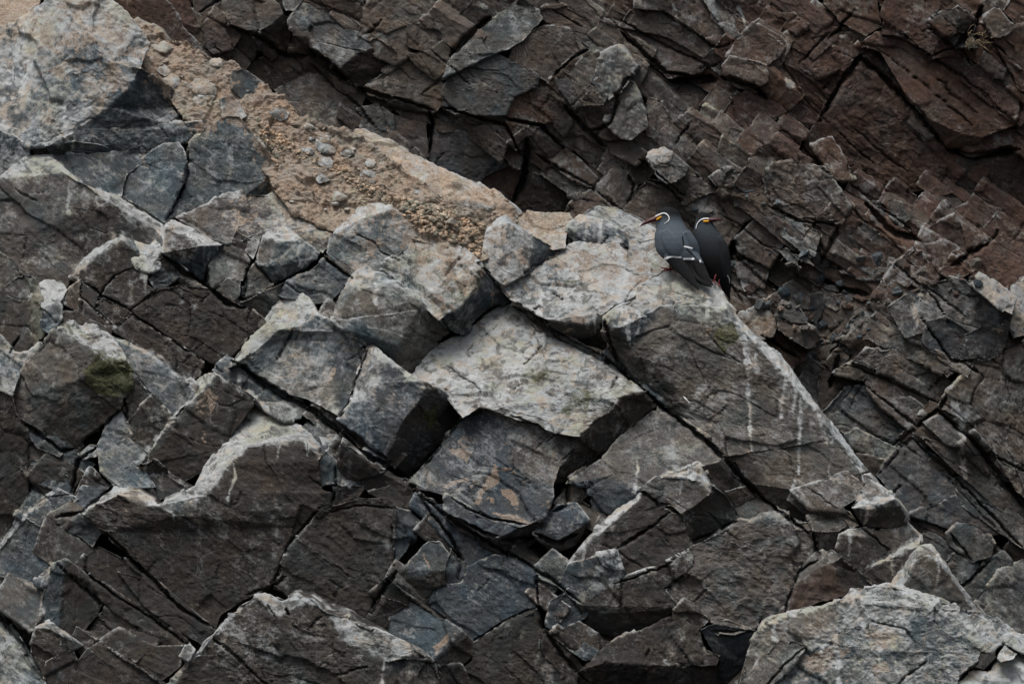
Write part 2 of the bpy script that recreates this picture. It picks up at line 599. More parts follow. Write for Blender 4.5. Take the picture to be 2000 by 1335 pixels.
def rock_material(name, guano_col=(0.53, 0.54, 0.53), contrast=1.0, dusty=0.0):
    m = bpy.data.materials.new(name); m.use_nodes = True
    nt = m.node_tree; nt.nodes.clear()
    out = nt.nodes.new('ShaderNodeOutputMaterial')
    bs = nt.nodes.new('ShaderNodeBsdfPrincipled')
    nt.links.new(bs.outputs[0], out.inputs[0])
    geo = nt.nodes.new('ShaderNodeNewGeometry')
    oi = nt.nodes.new('ShaderNodeObjectInfo')
    rnd = oi.outputs['Random']
    pv = nt.nodes.new('ShaderNodeVectorMath'); pv.operation = 'SCALE'      # grain size differs from block to block
    nt.links.new(geo.outputs['Position'], pv.inputs[0]); nt.links.new(ramp(nt, rnd, 0, 1, 0.65, 1.45, False), pv.inputs['Scale'])
    sh = nt.nodes.new('ShaderNodeVectorMath'); sh.operation = 'ADD'
    nt.links.new(pv.outputs[0], sh.inputs[0]); nt.links.new(mth(nt, 'MULTIPLY', rnd, 37.0), sh.inputs[1])
    pos = sh.outputs[0]
    at = nt.nodes.new('ShaderNodeAttribute'); at.attribute_name = 'tone'
    am = nt.nodes.new('ShaderNodeAttribute'); am.attribute_name = 'mask'
    sep = nt.nodes.new('ShaderNodeSeparateColor'); nt.links.new(am.outputs['Color'], sep.inputs[0])
    g_, o_, mo_ = sep.outputs[0], sep.outputs[1], sep.outputs[2]
    edge = am.outputs['Alpha']
    nz = nt.nodes.new('ShaderNodeSeparateXYZ'); nt.links.new(geo.outputs['Normal'], nz.inputs[0])
    up = ramp(nt, nz.outputs[2], 0.05, 0.85)
    big = noise_n(nt, pos, 4.0, 3, 0.6)
    mid = noise_n(nt, pos, 26.0, 6, 0.68, 0.4)
    fine = noise_n(nt, pos, 190.0, 3, 0.7)
    grit = noise_n(nt, pos, 330.0, 2, 0.6)
    # streaky noise, stretched down the face
    bm = nt.nodes.new('ShaderNodeMapping'); bm.vector_type = 'TEXTURE'
    bm.inputs['Rotation'].default_value = (0, math.radians(38), 0); bm.inputs['Scale'].default_value = (1.0, 1.0, 0.22)
    nt.links.new(pos, bm.inputs[0])
    bedn = noise_n(nt, bm.outputs[0], 16.0, 6, 0.66, 0.3)       # grain along the bedding
    bw = mth(nt, 'FRACT', mth(nt, 'MULTIPLY', rnd, 7.31))
    mid = mth(nt, 'ADD', mth(nt, 'MULTIPLY', mid, mth(nt, 'SUBTRACT', 1.0, mth(nt, 'MULTIPLY', bw, 0.7))), mth(nt, 'MULTIPLY', bedn, mth(nt, 'MULTIPLY', bw, 0.7)))
    mp = nt.nodes.new('ShaderNodeMapping'); mp.inputs['Scale'].default_value = (1.0, 1.0, 0.16)
    nt.links.new(pos, mp.inputs[0])
    strk = noise_n(nt, mp.outputs[0], 60.0, 4, 0.65)
    col = at.outputs['Color']
    f = mth(nt, 'MULTIPLY', ramp(nt, mid, 0.28, 0.72, 1 - 0.52 * contrast, 1 + 0.55 * contrast, False),
            ramp(nt, fine, 0.3, 0.7, 0.60, 1.42, False))
    f = mth(nt, 'MULTIPLY', f, ramp(nt, big, 0.3, 0.7, 0.84, 1.16, False))
    sc = nt.nodes.new('ShaderNodeVectorMath'); sc.operation = 'SCALE'
    nt.links.new(col, sc.inputs[0]); nt.links.new(f, sc.inputs['Scale'])
    col = sc.outputs[0]
    # cool and warm drift of the rock itself
    drift = noise_n(nt, pos, 9.0, 2, 0.6)
    col = mixc(nt, ramp(nt, drift, 0.50, 0.66, 0, 0.75), col, mixc(nt, 1.0, col, (0.80, 1.0, 1.09), 'MULTIPLY'))
    col = mixc(nt, ramp(nt, drift, 0.50, 0.34, 0, 0.8), col, mixc(nt, 1.0, col, (1.10, 1.0, 0.88), 'MULTIPLY'))
    # pale mineral specks
    sp = mth(nt, 'MULTIPLY', ramp(nt, grit, 0.60, 0.72), ramp(nt, mid, 0.40, 0.66, 0.12, 0.8))
    spk = nt.nodes.new('ShaderNodeVectorMath'); spk.operation = 'MULTIPLY_ADD'
    nt.links.new(col, spk.inputs[0]); spk.inputs[1].default_value = (2.3, 2.3, 2.3); spk.inputs[2].default_value = (0.022, 0.021, 0.020)
    col = mixc(nt, mth(nt, 'MULTIPLY', sp, 0.7), col, spk.outputs[0])
    # ochre crust with sharp, flaky outline
    of = mth(nt, 'ADD', o_, mth(nt, 'MULTIPLY', mth(nt, 'SUBTRACT', noise_n(nt, pos, 17.0, 5, 0.62, 0.6), 0.5), 1.9))
    of = ramp(nt, of, 0.50, 0.62)
    ocol = mixc(nt, ramp(nt, fine, 0.35, 0.65), (0.20, 0.152, 0.112), (0.42, 0.33, 0.25))
    ocol = mixc(nt, ramp(nt, noise_n(nt, pos, 11.0, 3), 0.5, 0.7, 0, 0.5), ocol, (0.25, 0.155, 0.105))
    col = mixc(nt, mth(nt, 'MULTIPLY', of, 0.72), col, ocol)
    # droppings and salt: pale crust on ledges and worn edges, running down the faces
    gf = mth(nt, 'ADD', mth(nt, 'MULTIPLY', g_, 0.95), mth(nt, 'MULTIPLY', mth(nt, 'MULTIPLY', edge, ramp(nt, nz.outputs[2], -0.1, 0.5)), 0.75))
    gf = mth(nt, 'ADD', gf, mth(nt, 'MULTIPLY', mth(nt, 'MULTIPLY', up, 0.34), mth(nt, 'ADD', g_, dusty)))
    gn = mth(nt, 'ADD', mth(nt, 'MULTIPLY', mid, 1.5), mth(nt, 'MULTIPLY', strk, 0.9))
    gn = mth(nt, 'ADD', gn, mth(nt, 'MULTIPLY', fine, 0.5))
    gn = mth(nt, 'ADD', gn, mth(nt, 'MULTIPLY', noise_n(nt, pos, 7.5, 4, 0.62, 0.5), 1.5))
    gf = mth(nt, 'ADD', gf, mth(nt, 'SUBTRACT', gn, 2.2))
    gfac = ramp(nt, gf, 0.12, 0.86)
    gc = mixc(nt, ramp(nt, strk, 0.35, 0.65), guano_col, tuple(c * 0.66 for c in guano_col))
    gc = mixc(nt, ramp(nt, big, 0.45, 0.65, 0, 0.5), gc, (0.31, 0.335, 0.345))
    warm = ramp(nt, noise_n(nt, pos, 13.0, 4, 0.6, 0.8), 0.50, 0.64, 0, 0.7)
    gc = mixc(nt, warm, gc, (0.43, 0.35, 0.265))
    gc = mixc(nt, ramp(nt, noise_n(nt, pos, 6.0, 3, 0.6, 0.6), 0.51, 0.66, 0, 0.5), gc, (0.33, 0.335, 0.225))
    bare = ramp(nt, noise_n(nt, pos, 20.0, 6, 0.66, 0.7), 0.53, 0.60, 1.0, 0.18)
    gfac = mth(nt, 'MULTIPLY', gfac, bare)
    col = mixc(nt, mth(nt, 'MULTIPLY', gfac, 0.92), col, gc)
    # hairline pale veins and scratches
    vn = mth(nt, 'ABSOLUTE', mth(nt, 'SUBTRACT', noise_n(nt, pos, 12.0, 3, 0.55, 1.2), 0.5))
    vg = ramp(nt, noise_n(nt, pos, 5.0, 3), 0.50, 0.64)
    col = mixc(nt, mth(nt, 'MULTIPLY', mth(nt, 'MULTIPLY', ramp(nt, vn, 0.0, 0.012, 1.0, 0.0), vg), 0.42), col, (0.30, 0.295, 0.28))
    # algae / moss
    mf = mth(nt, 'ADD', mo_, mth(nt, 'MULTIPLY', mth(nt, 'SUBTRACT', noise_n(nt, pos, 30.0, 4, 0.66), 0.5), 1.5))
    mf = ramp(nt, mf, 0.38, 0.85)
    col = mixc(nt, mth(nt, 'MULTIPLY', mf, 0.8), col, mixc(nt, ramp(nt, fine, 0.4, 0.6), (0.028, 0.032, 0.010), (0.10, 0.10, 0.040)))
    nt.links.new(col, bs.inputs['Base Color'])
    bs.inputs['Roughness'].default_value = 0.88
    bs.inputs['Specular IOR Level'].default_value = 0.25
    hgt = mth(nt, 'ADD', mth(nt, 'MULTIPLY', mid, 0.30), mth(nt, 'MULTIPLY', fine, 0.35))
    hgt = mth(nt, 'ADD', hgt, mth(nt, 'MULTIPLY', grit, 0.22))
    bp = nt.nodes.new('ShaderNodeBump')
    bp.inputs['Strength'].default_value = 0.8
    bp.inputs['Distance'].default_value = 0.008
    nt.links.new(hgt, bp.inputs['Height'])
    nt.links.new(bp.outputs[0], bs.inputs['Normal'])
    return m

M_RIDGE = rock_material('ridge_rock', dusty=0.12)
M_REAR = rock_material('rear_rock', guano_col=(0.38, 0.385, 0.38), dusty=0.10)
M_EARTH = rock_material('dry_earth', guano_col=(0.36, 0.33, 0.28), contrast=1.1, dusty=0.1)

def plain(name, col, rough=0.6, var=0.15, scale=200.0):
    m = bpy.data.materials.new(name); m.use_nodes = True
    nt = m.node_tree
    bs = nt.nodes['Principled BSDF']
    geo = nt.nodes.new('ShaderNodeNewGeometry')
    n = noise_n(nt, geo.outputs['Position'], scale, 4)
    c = mixc(nt, ramp(nt, n, 0.3, 0.7), tuple(x * (1 - var) for x in col), tuple(x * (1 + var) for x in col))
    nt.links.new(c, bs.inputs['Base Color'])
    bs.inputs['Roughness'].default_value = rough
    return m
# ================================================================ RIDGE (traced block by block)
R = RIDGE
# --- pale crag at the top left: bright upper face, dark wedge, grey lower face
B(R, 0.02, [(-90,70),(40,45),(85,5),(90,-70),(190,-70),(200,-5),(250,27),(272,55),(286,90),(271,130),(345,182),(368,210),
            (330,248),(212,208),(250,165),(160,252),(110,278),(60,285),(0,262),(-90,240),(395,240),(405,255),(350,284),(270,294),
            (215,300),(150,296),(140,150),(60,150),(180,70),(215,120),(110,205),(300,215)],
  [((0,1,2,27),-.6,.35,'g430'),((2,3,4,28,26,27),-.35,.35,'g341'),((4,5,6,7,29,28),.30,.85,'g452'),((28,29,26),.05,-.15,'g320'),
   ((7,8,9,14,29),.5,.25,'g331'),((26,29,14,13,30),-.1,.65,'g340'),((27,26,30,17,18),-.25,.30,'g330'),((30,13,15,16,17),.05,.75,'g440'),((0,27,18,19),-.6,.35,'g520'),
   ((9,10,11,31,14),.8,-.45,'k000'),((14,31,11,12,13),.5,-.1,'k000'),((13,12,20,21,22,23,24,25,16,15),.15,.0,'g000')],
  amp=1.5, name='rock_crag', label='pale streaked crag with a dark wedge face filling the upper left corner', cat='rock crag')
P(R, .14, [(-90,-60),(95,-60),(75,5),(40,42),(-90,75)], -.2,.6,'t270')
P(R, .10, [(88,286),(150,278),(205,286),(222,300),(165,308),(112,314)], .1,-.9,'k000')
P(R, .06, [(100,300),(160,305),(215,298),(290,290),(345,282),(250,338),(236,388),(165,362),(112,325)], .1,.45,'g100')
P(R, -.02, [(238,386),(247,332),(300,298),(322,286),(352,281),(364,300),(366,312),(361,345),(344,392),(322,437),(262,403)], -.25,.40,'g100',
  name='rock_slab', label='upright grey slab left of the curved open crack', cat='rock slab')
B(R, -.01, [(370,290),(400,258),(430,235),(448,226),(470,228),(500,268),(524,318),(522,348),(480,380),(440,392),(400,405),(330,432),(348,393),(366,346),(371,312),
            (515,285),(536,330),(545,362),(520,378)],
  [((0,1,2,3,4,5,6,7,8,9,10,11,12,13,14),.05,.22,'g100'),((5,15,16,17,18,8,7,6),1.1,-.3,'k010')],
  name='boulder', label='large smooth grey boulder right of the curved open crack', cat='boulder')
P(R, .03, [(-90,245),(0,256),(28,264),(60,286),(60,300),(36,318),(30,334),(0,352),(-90,370)], -.1,.1,'k300')
B(R, 0, [(-90,372),(0,350),(34,322),(62,306),(96,306),(165,366),(236,386),(322,441),(318,470),(296,492),(262,490),(240,456),(205,488),(165,508),(140,540),(130,566),(80,552),(36,528),(-90,490),
          (120,338),(200,385),(300,445),(100,440),(40,345)],
  [((0,1,23,22,18),-.15,.2,'b100'),((23,19,20,22),-.05,.25,'b200'),((22,20,21,9,10,11,12,13),.05,.2,'d100'),
   ((22,13,14,15,16,17,18),-.05,.25,'b100'),((1,2,3,4,5,19,23),-.1,.9,'w400'),((5,6,20,19),0,1.1,'w500'),((6,7,8,21,20),.1,1.0,'w300'),((21,8,9),.1,.5,'g200')],
  name='rock_slab', label='broad dark slab with a pale upper edge at the left border', cat='rock slab')
P(R, -.04, [(-90,480),(0,496),(28,513),(38,534),(20,560),(0,592),(-90,620)], -.2,.3,'b200')
B(R, -.07, [(-90,610),(0,572),(37,540),(62,541),(76,556),(84,600),(86,650),(72,682),(20,682),(-90,650),(60,590),(62,650)],
  [((0,1,2,3,10,11,7,8,9),-.2,.25,'d100'),((3,4,5,6,7,11,10),.5,.35,'o221')])
B(R, -.02, [(74,556),(98,545),(122,552),(130,568),(120,586),(122,622),(100,650),(88,640),(84,602)],
  [((0,1,2,3,4,8),.1,1.3,'w630'),((4,5,6,7,8),.1,.1,'g200')])
P(R, .03, [(100,640),(120,612),(155,612),(200,640),(222,640),(215,665),(180,640),(140,628)], .1,.4,'d000')
# --- cracked dark cluster
B(R, -.02, [(138,542),(165,508),(240,457),(262,474),(268,500),(262,522),(226,536),(214,552),(196,573),(160,549),(238,470),(170,518)],
  [((0,1,2,10,11),-.3,1.1,'w400'),((2,3,4,10),.7,.6,'g300'),((11,10,4,5,6,7,8,9,0),-.1,.2,'d000')])
P(R, -.03, [(228,539),(258,528),(276,530),(286,541),(284,560),(301,566),(290,582),(256,602),(200,576),(216,556)], -.1,.2,'d000')
P(R, -.01, [(161,552),(193,575),(186,600),(160,578)], 0,.1,'d000')
P(R, -.02, [(198,579),(252,606),(241,622),(225,636),(190,604)], 0,.2,'d000')
P(R, -.015, [(157,582),(184,605),(217,637),(202,644),(154,614)], 0,.1,'d000')
P(R, .0, [(126,572),(157,546),(157,612),(124,592)], -.2,.1,'d000')
P(R, -.03, [(258,508),(284,497),(311,507),(308,524),(290,532),(268,526)], 0,.8,'w500')
P(R, .03, [(308,508),(356,535),(322,562),(305,564),(288,546)], .1,.2,'k100')
P(R, .03, [(260,470),(292,482),(322,440),(322,492),(312,508),(284,498),(268,492)], .2,1.3,'w500')
P(R, -.01, [(305,568),(360,559),(405,564),(440,578),(478,602),(514,628),(490,660),(456,696),(424,716),(404,704),(330,662),(262,614),(270,600),(290,583)], 0,.12,'d000',
  name='rock_slab', label='wide flat dark brown slab above the long diagonal crack, left of centre', cat='rock slab')
P(R, .0, [(226,646),(258,620),(328,663),(402,710),(392,735),(372,748),(326,716),(270,676)], 0,.1,'d000')
B(R, -.05, [(322,440),(336,433),(360,442),(400,458),(434,476),(410,506),(405,542),(400,556),(360,531),(316,494),(372,462),(393,478),(362,513)],
  [((0,1,2,3,4,11,10),.3,1.5,'w640'),((0,10,11,12,9),-.35,.2,'d100'),((11,4,5,6,7,8,9,12),.85,-.7,'k000')],
  name='rock_block', label='angular dark block with a tan top, standing over a black crack', cat='rock block')
P(R, -.03, [(436,484),(452,480),(472,487),(483,510),(481,536),(474,546),(440,541),(416,562),(404,552),(408,526),(420,500)], .1,.55,'b210',
  name='boulder', label='small rounded brown boulder beside the angular tan-topped block', cat='boulder')
P(R, .01, [(424,562),(446,546),(469,549),(469,576),(455,590),(432,577)], .1,.2,'b100')
P(R, .02, [(483,537),(496,516),(516,540),(533,556),(502,572),(477,577)], .1,.1,'b000')
P(R, -.01, [(473,472),(488,458),(510,462),(502,480),(492,506),(480,492)], -.2,.7,'b400')
B(R, -.04, [(500,502),(515,466),(535,450),(560,449),(576,461),(592,476),(620,496),(616,504),(590,526),(560,541),(534,556),(502,516),(540,470),(524,522),(575,503)],
  [((1,2,3,4,5,12),.1,1.4,'w620'),((0,1,12,13,11),-.4,.3,'b230'),((12,5,6,14,13),.2,.3,'g300'),((13,14,6,7,8,9,10,11),.3,-.3,'k200')],
  name='boulder', label='blocky boulder with a pale cap and rusty left face below the ledge', cat='boulder')
P(R, .0, [(583,462),(618,448),(642,458),(642,480),(628,494),(602,482)], .1,.5,'b220')
P(R, .0, [(556,551),(600,531),(632,506),(688,546),(672,561),(650,582),(610,592),(545,576)], 0,.25,'g100')
P(R, .04, [(470,592),(552,553),(548,602),(530,640),(505,640)], .2,-.2,'d000')
P(R, .01, [(632,500),(648,498),(698,536),(690,545)], .2,.2,'b000')
# --- brown ledge and grey boulder above
P(R, .06, [(346,428),(410,400),(438,384),(480,379),(520,386),(552,369),(576,385),(596,412),(655,440),(648,460),(592,466),(540,450),(500,458),(440,474),(398,458)], .05,.75,'b210', amp=1.5)
B(R, .02, [(640,478),(648,462),(690,425),(715,402),(732,394),(766,412),(800,436),(817,460),(800,482),(775,502),(752,514),(742,528),(690,542),(660,516),(638,496),(750,418),(706,430),(682,462)],
  [((1,2,3,4,5,15,16,17),-.1,1.4,'w720'),((0,1,17,14),-.5,.6,'g300'),((17,16,15,5,6,7,8,9,10,11,12,13,14),.05,.30,'g210')],
  name='boulder', label='large grey boulder with a pale ledge and tan blotches below the earth slope', cat='boulder')
B(R, -.02, [(744,528),(754,512),(776,500),(802,480),(818,460),(858,470),(882,479),(917,501),(942,525),(975,562),(996,583),(985,592),(958,602),(930,626),(905,650),(872,634),(862,624),(912,588),(928,562),(932,532),(820,586),(776,552)],
  [((0,1,2,3,20,21),-.2,.6,'w311'),((3,4,5,6,7,8,19,18,17,16,20),.05,.75,'o341'),((8,9,10,11,12,13,14,15,16,17,18,19),.8,-.5,'k100')],
  name='boulder', label='tan and olive weathered boulder with a dark right side, above the central slab', cat='boulder')
B(R, -.07, [(652,600),(668,572),(690,540),(702,530),(722,526),(746,537),(776,551),(820,586),(862,624),(881,646),(842,690),(802,723),(779,706),(776,673),(745,660),(706,619),(672,640),(648,622),(690,566),(760,566),(820,602)],
  [((2,3,4,5,6,19,18,1),0,1.0,'w510'),((0,1,18,17),-.5,.6,'g400'),((18,19,6,7,20,13,14,15,16,17),0,.35,'b100'),((16,15,14,13,12),.0,-1.1,'k000'),((20,7,8,9,10,11,12,13),.75,-.35,'b000')],
  name='boulder', label='brown boulder with a pale rounded crown beside the central slab', cat='boulder')
# --- slab band left of the central slab
B(R, -.08, [(448,722),(480,676),(512,636),(536,604),(538,580),(548,566),(585,572),(602,586),(620,612),(648,626),(674,646),(702,666),(718,682),(716,702),(692,746),(682,786),(662,812),(640,796),(600,776),(545,759),(504,736),(470,714),(500,688),(548,642),(564,662),(540,706),(580,634),(650,720)],
  [((0,1,2,3,4,5,6,7,8,26,23,22,21),-.35,1.05,'w411'),((21,22,23,24,25,20),-.2,-.1,'g100'),((23,26,8,9,10,11,27,24),.1,.1,'k220'),
   ((11,12,13,14,15,16,27),.25,.0,'k100'),((24,27,16,17,18,19,20,25),.0,.75,'w321')],
  name='rock_slab', label='slab with a shell-shaped hollow and pale left ramp, left of centre', cat='rock slab')
B(R, -.085, [(718,680),(732,676),(753,697),(800,733),(832,745),(870,763),(906,820),(878,850),(832,886),(800,932),(757,888),(702,842),(660,818),(684,788),(694,748),(738,746),(722,786),(826,772),(792,812)],
  [((0,1,2,15,16,13,14),-.5,.7,'w412'),((2,3,4,17,18,10,11,12,13,16,15),-.05,.25,'k210'),((4,5,6,7,8,9,10,18,17),.9,-.6,'d003')],
  name='rock_block', label='dark slate block with an olive brown right side, left of the central slab', cat='rock block')
P(R, -.01, [(500,742),(560,770),(600,790),(590,815),(560,822),(520,800),(505,778)], 0,1.1,'w400')
P(R, .02, [(600,795),(640,805),(665,840),(650,855),(620,830)], .1,.4,'g200')
P(R, .03, [(625,850),(662,848),(690,890),(672,905),(640,880)], .2,.5,'g300')
P(R, .07, [(670,860),(720,900),(800,945),(850,990),(800,1000),(720,960),(660,920)], .1,-.3,'d000')
# --- the big pale central slab
B(R, 0.0, [(800,730),(842,682),(882,654),(906,652),(948,615),(962,606),(986,589),(1008,602),(1050,634),(1070,656),(1095,672),(1130,676),(1157,695),(1176,706),(1226,741),(1262,770),(1286,791),
           (1258,806),(1226,833),(1176,893),(1124,934),(1076,942),(1090,910),(1131,862),(1134,851),(1164,820),(1200,800),(1214,774),(1250,761),
           (1100,845),(1064,837),(1052,827),(1000,812),(960,797),(940,792),(905,812),(876,776),(868,760),(832,742),(1020,730),(1060,672),(985,790)],
  [((0,1,2,3,4,5,6,7,8,9,40,39,41,33,34,35,36,37,38),-.15,1.0,'w511'),((9,10,11,12,13,14,15,28,27,26,25,24,29,30,31,32,33,41,39,40),.05,.8,'w512'),
   ((28,15,16,17,18,19,20,21,22,23,24,25,26,27),.8,-.8,'d000')], amp=1.15,
  name='rock_slab', label='broad pale guano-washed slab with a dark lower right side, in the centre', cat='rock slab')
P(R, .04, [(1010,598),(1040,612),(1075,640),(1120,664),(1160,690),(1178,706),(1156,696),(1130,674),(1096,670),(1070,652),(1050,630)], .1,.6,'b200')
B(R, .03, [(800,936),(845,890),(886,836),(906,814),(940,794),(1000,812),(1064,838),(1133,853),(1130,864),(1091,911),(1079,950),(1080,968),(1062,1008),(1020,1024),(962,1012),(920,997),(876,968),(820,948),(990,900),(1010,830)],
  [((0,1,2,3,4,19,18,16,17),-.2,.5,'k230'),((4,5,19),0,.5,'o230'),((19,5,6,7,8,9,10,18),.15,.45,'b310'),((18,10,11,12,13,14,15,16),0,.55,'k140')],
  name='rock_slab', label='dark slab blotched with tan crust below the pale central slab', cat='rock slab')
B(R, .03, [(870,968),(962,1014),(1022,1026),(1036,1022),(976,1048),(872,1003),(1056,1016),(1048,1052),(1002,1086),(975,1078),(900,1036)],
  [((0,1,2,3,4,5),0,.55,'k110'),((3,6,7,8,9,4),.7,-1.0,'d000'),((5,4,9,10),-.2,-1.2,'d000')])
B(R, -.02, [(1109,936),(1145,904),(1152,930),(1159,946),(1155,962),(1136,982),(1110,986),(1134,947)],
  [((0,1,2,3,7),.1,.5,'b100'),((0,7,3,4,5,6),.2,-.3,'d000')])
B(R, -.05, [(1046,1040),(1060,1014),(1088,988),(1126,986),(1149,1018),(1126,1036),(1091,1058),(1128,1058),(1082,1078)],
  [((0,1,2,3,4,5,6),.0,.45,'k120'),((0,6,5,4,7,8),.1,-1.1,'d000')],
  name='rock_block', label='small angular slate block with a rust-coloured corner, jutting below centre', cat='rock block')
P(R, -.03, [(1044,1108),(1081,1075),(1109,1097),(1089,1139),(1064,1128)], -.1,.3,'g100',
  name='rock_block', label='small square grey block wedged at the end of a dark crack', cat='rock block')
# --- pale block right of centre
B(R, .03, [(1106,944),(1176,895),(1226,836),(1286,794),(1306,803),(1376,858),(1411,892),(1414,922),(1370,914),(1320,926),(1256,958),(1246,970),(1160,1020),(1150,948),(1190,930)],
  [((0,1,2,3,4,5,6,7,8,9,10,14),.0,.6,'b210'),((0,14,10,11,12,13),-.1,-.1,'k100')],
  name='rock_slab', label='brownish grey slab under the overhang right of the central slab', cat='rock slab')
P(R, .08, [(1392,944),(1370,912),(1412,900),(1456,976),(1442,1004),(1418,966)], .5,-.3,'d000')
B(R, -.06, [(1254,956),(1282,932),(1320,922),(1360,907),(1372,917),(1392,947),(1418,965),(1441,1000),(1447,1013),(1412,1031),(1356,1061),(1347,1057),(1330,1001),(1308,984),(1287,986),(1354,936),(1386,963),(1318,934)],
  [((1,2,3,15,17),-.1,1.7,'w900'),((0,1,17,15,16,12,13,14),-.1,.2,'b111'),((3,4,5,16,15),.9,.5,'w401'),((16,5,6,7,8,9,10,11,12),.35,-.45,'d000')],
  name='rock_block', label='dark block with a bright white tip, below the birds\' slab', cat='rock block')
B(R, .0, [(1112,1098),(1127,1080),(1165,1034),(1240,970),(1252,968),(1290,988),(1306,998),(1290,1014),(1200,1074),(1180,1085),(1172,1042),(1246,985)],
  [((1,2,3,4,11,10),-.5,1.3,'w600'),((0,1,10,11,4,5,6,7,8,9),0,.2,'d100')])
P(R, .0, [(1204,1079),(1290,1021),(1310,1001),(1326,1006),(1336,1036),(1349,1066),(1310,1094),(1216,1130)], .1,.15,'d000')
B(R, -.03, [(1090,1141),(1112,1101),(1200,1080),(1217,1132),(1306,1100),(1348,1068),(1356,1090),(1336,1120),(1298,1152),(1326,1188),(1262,1194),(1180,1196),(1132,1176),(1270,1225),(1200,1240),(1150,1222)],
  [((0,1,2,3,12),0,.2,'k200'),((3,4,5,6,7,8,9,10,11,12),.0,.25,'d100'),((12,11,10,9,13,14,15),.1,-.9,'d000')])
P(R, .0, [(1068,1216),(1076,1172),(1110,1150),(1140,1166),(1152,1190),(1136,1211),(1082,1226)], .2,.2,'k100')
P(R, .04, [(1086,1228),(1130,1212),(1182,1250),(1220,1262),(1180,1290),(1120,1262)], .1,.3,'d000')
P(R, .02, [(1056,1222),(1080,1236),(1130,1292),(1160,1330),(1210,1420),(1130,1420),(1096,1310),(1052,1262)], .1,.1,'d000')
B(R, -.03, [(1128,1312),(1190,1256),(1222,1240),(1276,1226),(1320,1205),(1342,1210),(1372,1230),(1382,1270),(1412,1282),(1402,1302),(1412,1420),(1140,1420),(1180,1290),(1300,1300)],
  [((0,1,2,3,13,12),0,.3,'d000'),((3,4,5,6,7,8,9,13),.0,.35,'d010'),((0,12,13,9,10,11),.1,-.4,'d000')], amp=1.4)
P(R, .06, [(1372,1232),(1400,1222),(1478,1232),(1470,1262),(1466,1290),(1400,1345),(1410,1290)], .1,-.3,'k000')
P(R, .0, [(1382,1226),(1420,1212),(1470,1228),(1440,1240),(1405,1236)], 0,.6,'b200')
B(R, -.04, [(1349,1068),(1446,1013),(1464,1020),(1502,1014),(1560,1014),(1582,1026),(1592,1038),(1617,1080),(1604,1092),(1562,1117),(1546,1160),(1531,1202),(1492,1206),(1478,1232),(1420,1226),(1330,1192),(1298,1152),(1342,1118),(1358,1090),(1498,1037),(1544,1037)],
  [((2,3,4,5,20,19),0,1.5,'w320'),((0,1,2,19,20,5,6,7,8,9,10,11,12,13,14,15,16,17,18),.05,.2,'b110')], amp=1.6,
  name='rock_block', label='bulky reddish brown block below the birds\' slab, right of the white-tipped block', cat='rock block')
P(R, .0, [(1440,1006),(1438,988),(1480,974),(1498,982),(1531,1006),(1512,1012),(1464,1020)], 0,.7,'b100')
P(R, .05, [(1416,958),(1470,948),(1476,968),(1438,986)], 0,.2,'d000')
# --- pale shelf behind the big slab, pyramid, round boulder
B(R, .07, [(940,524),(1010,520),(1086,500),(1104,482),(1180,470),(1290,512),(1304,532),(1250,575),(1200,594),(1180,612),(1140,634),(1076,622),(1038,606),(996,583),(1180,632),(1184,684),(1162,676),(1112,663),(1076,640),(1120,540)],
  [((0,1,2,19,12,13),.1,.7,'g330'),((2,3,4,5,6,7,19),.05,.9,'w460'),((19,7,8,9,10,11,12),-.1,.85,'w422'),((11,10,9,14,15,16,17,18),.1,-1.2,'d000')],
  name='rock_shelf', label='pale stained shelf of rock left of the birds', cat='rock shelf')
B(R, .0, [(924,508),(946,490),(954,452),(970,426),(982,417),(1008,441),(1038,462),(1082,484),(1086,493),(1052,518),(1020,537),(985,556),(944,526),(1036,500),(985,432)],
  [((2,3,4,14),-.8,.9,'w500'),((4,5,6,14),.6,.9,'w500'),((0,1,2,14,6,13,10,11,12),-.1,.4,'b310'),((6,7,8,9,10,13),.9,-.2,'k110')],
  name='boulder', label='pyramid-shaped grey boulder below the tan outcrop', cat='boulder')
B(R, .14, [(1106,452),(1116,436),(1150,412),(1176,405),(1206,407),(1228,417),(1258,430),(1284,443),(1286,484),(1262,492),(1226,482),(1198,492),(1162,486),(1134,482),(1130,441),(1166,440),(1202,446)],
  [((1,2,3,4,5,6,7,8,9,16,15,14),.05,1.1,'w520'),((0,1,14,15,16,9,10,11,12,13),.1,-.05,'k300')], smooth=5,
  name='boulder', label='round-topped grey boulder on the crest just left of the birds', cat='boulder')
P(R, .12, [(996,404),(1012,413),(1060,417),(1110,420),(1120,437),(1108,455),(1106,484),(1080,488),(1040,462),(1006,440),(985,420)], .05,.8,'t250')
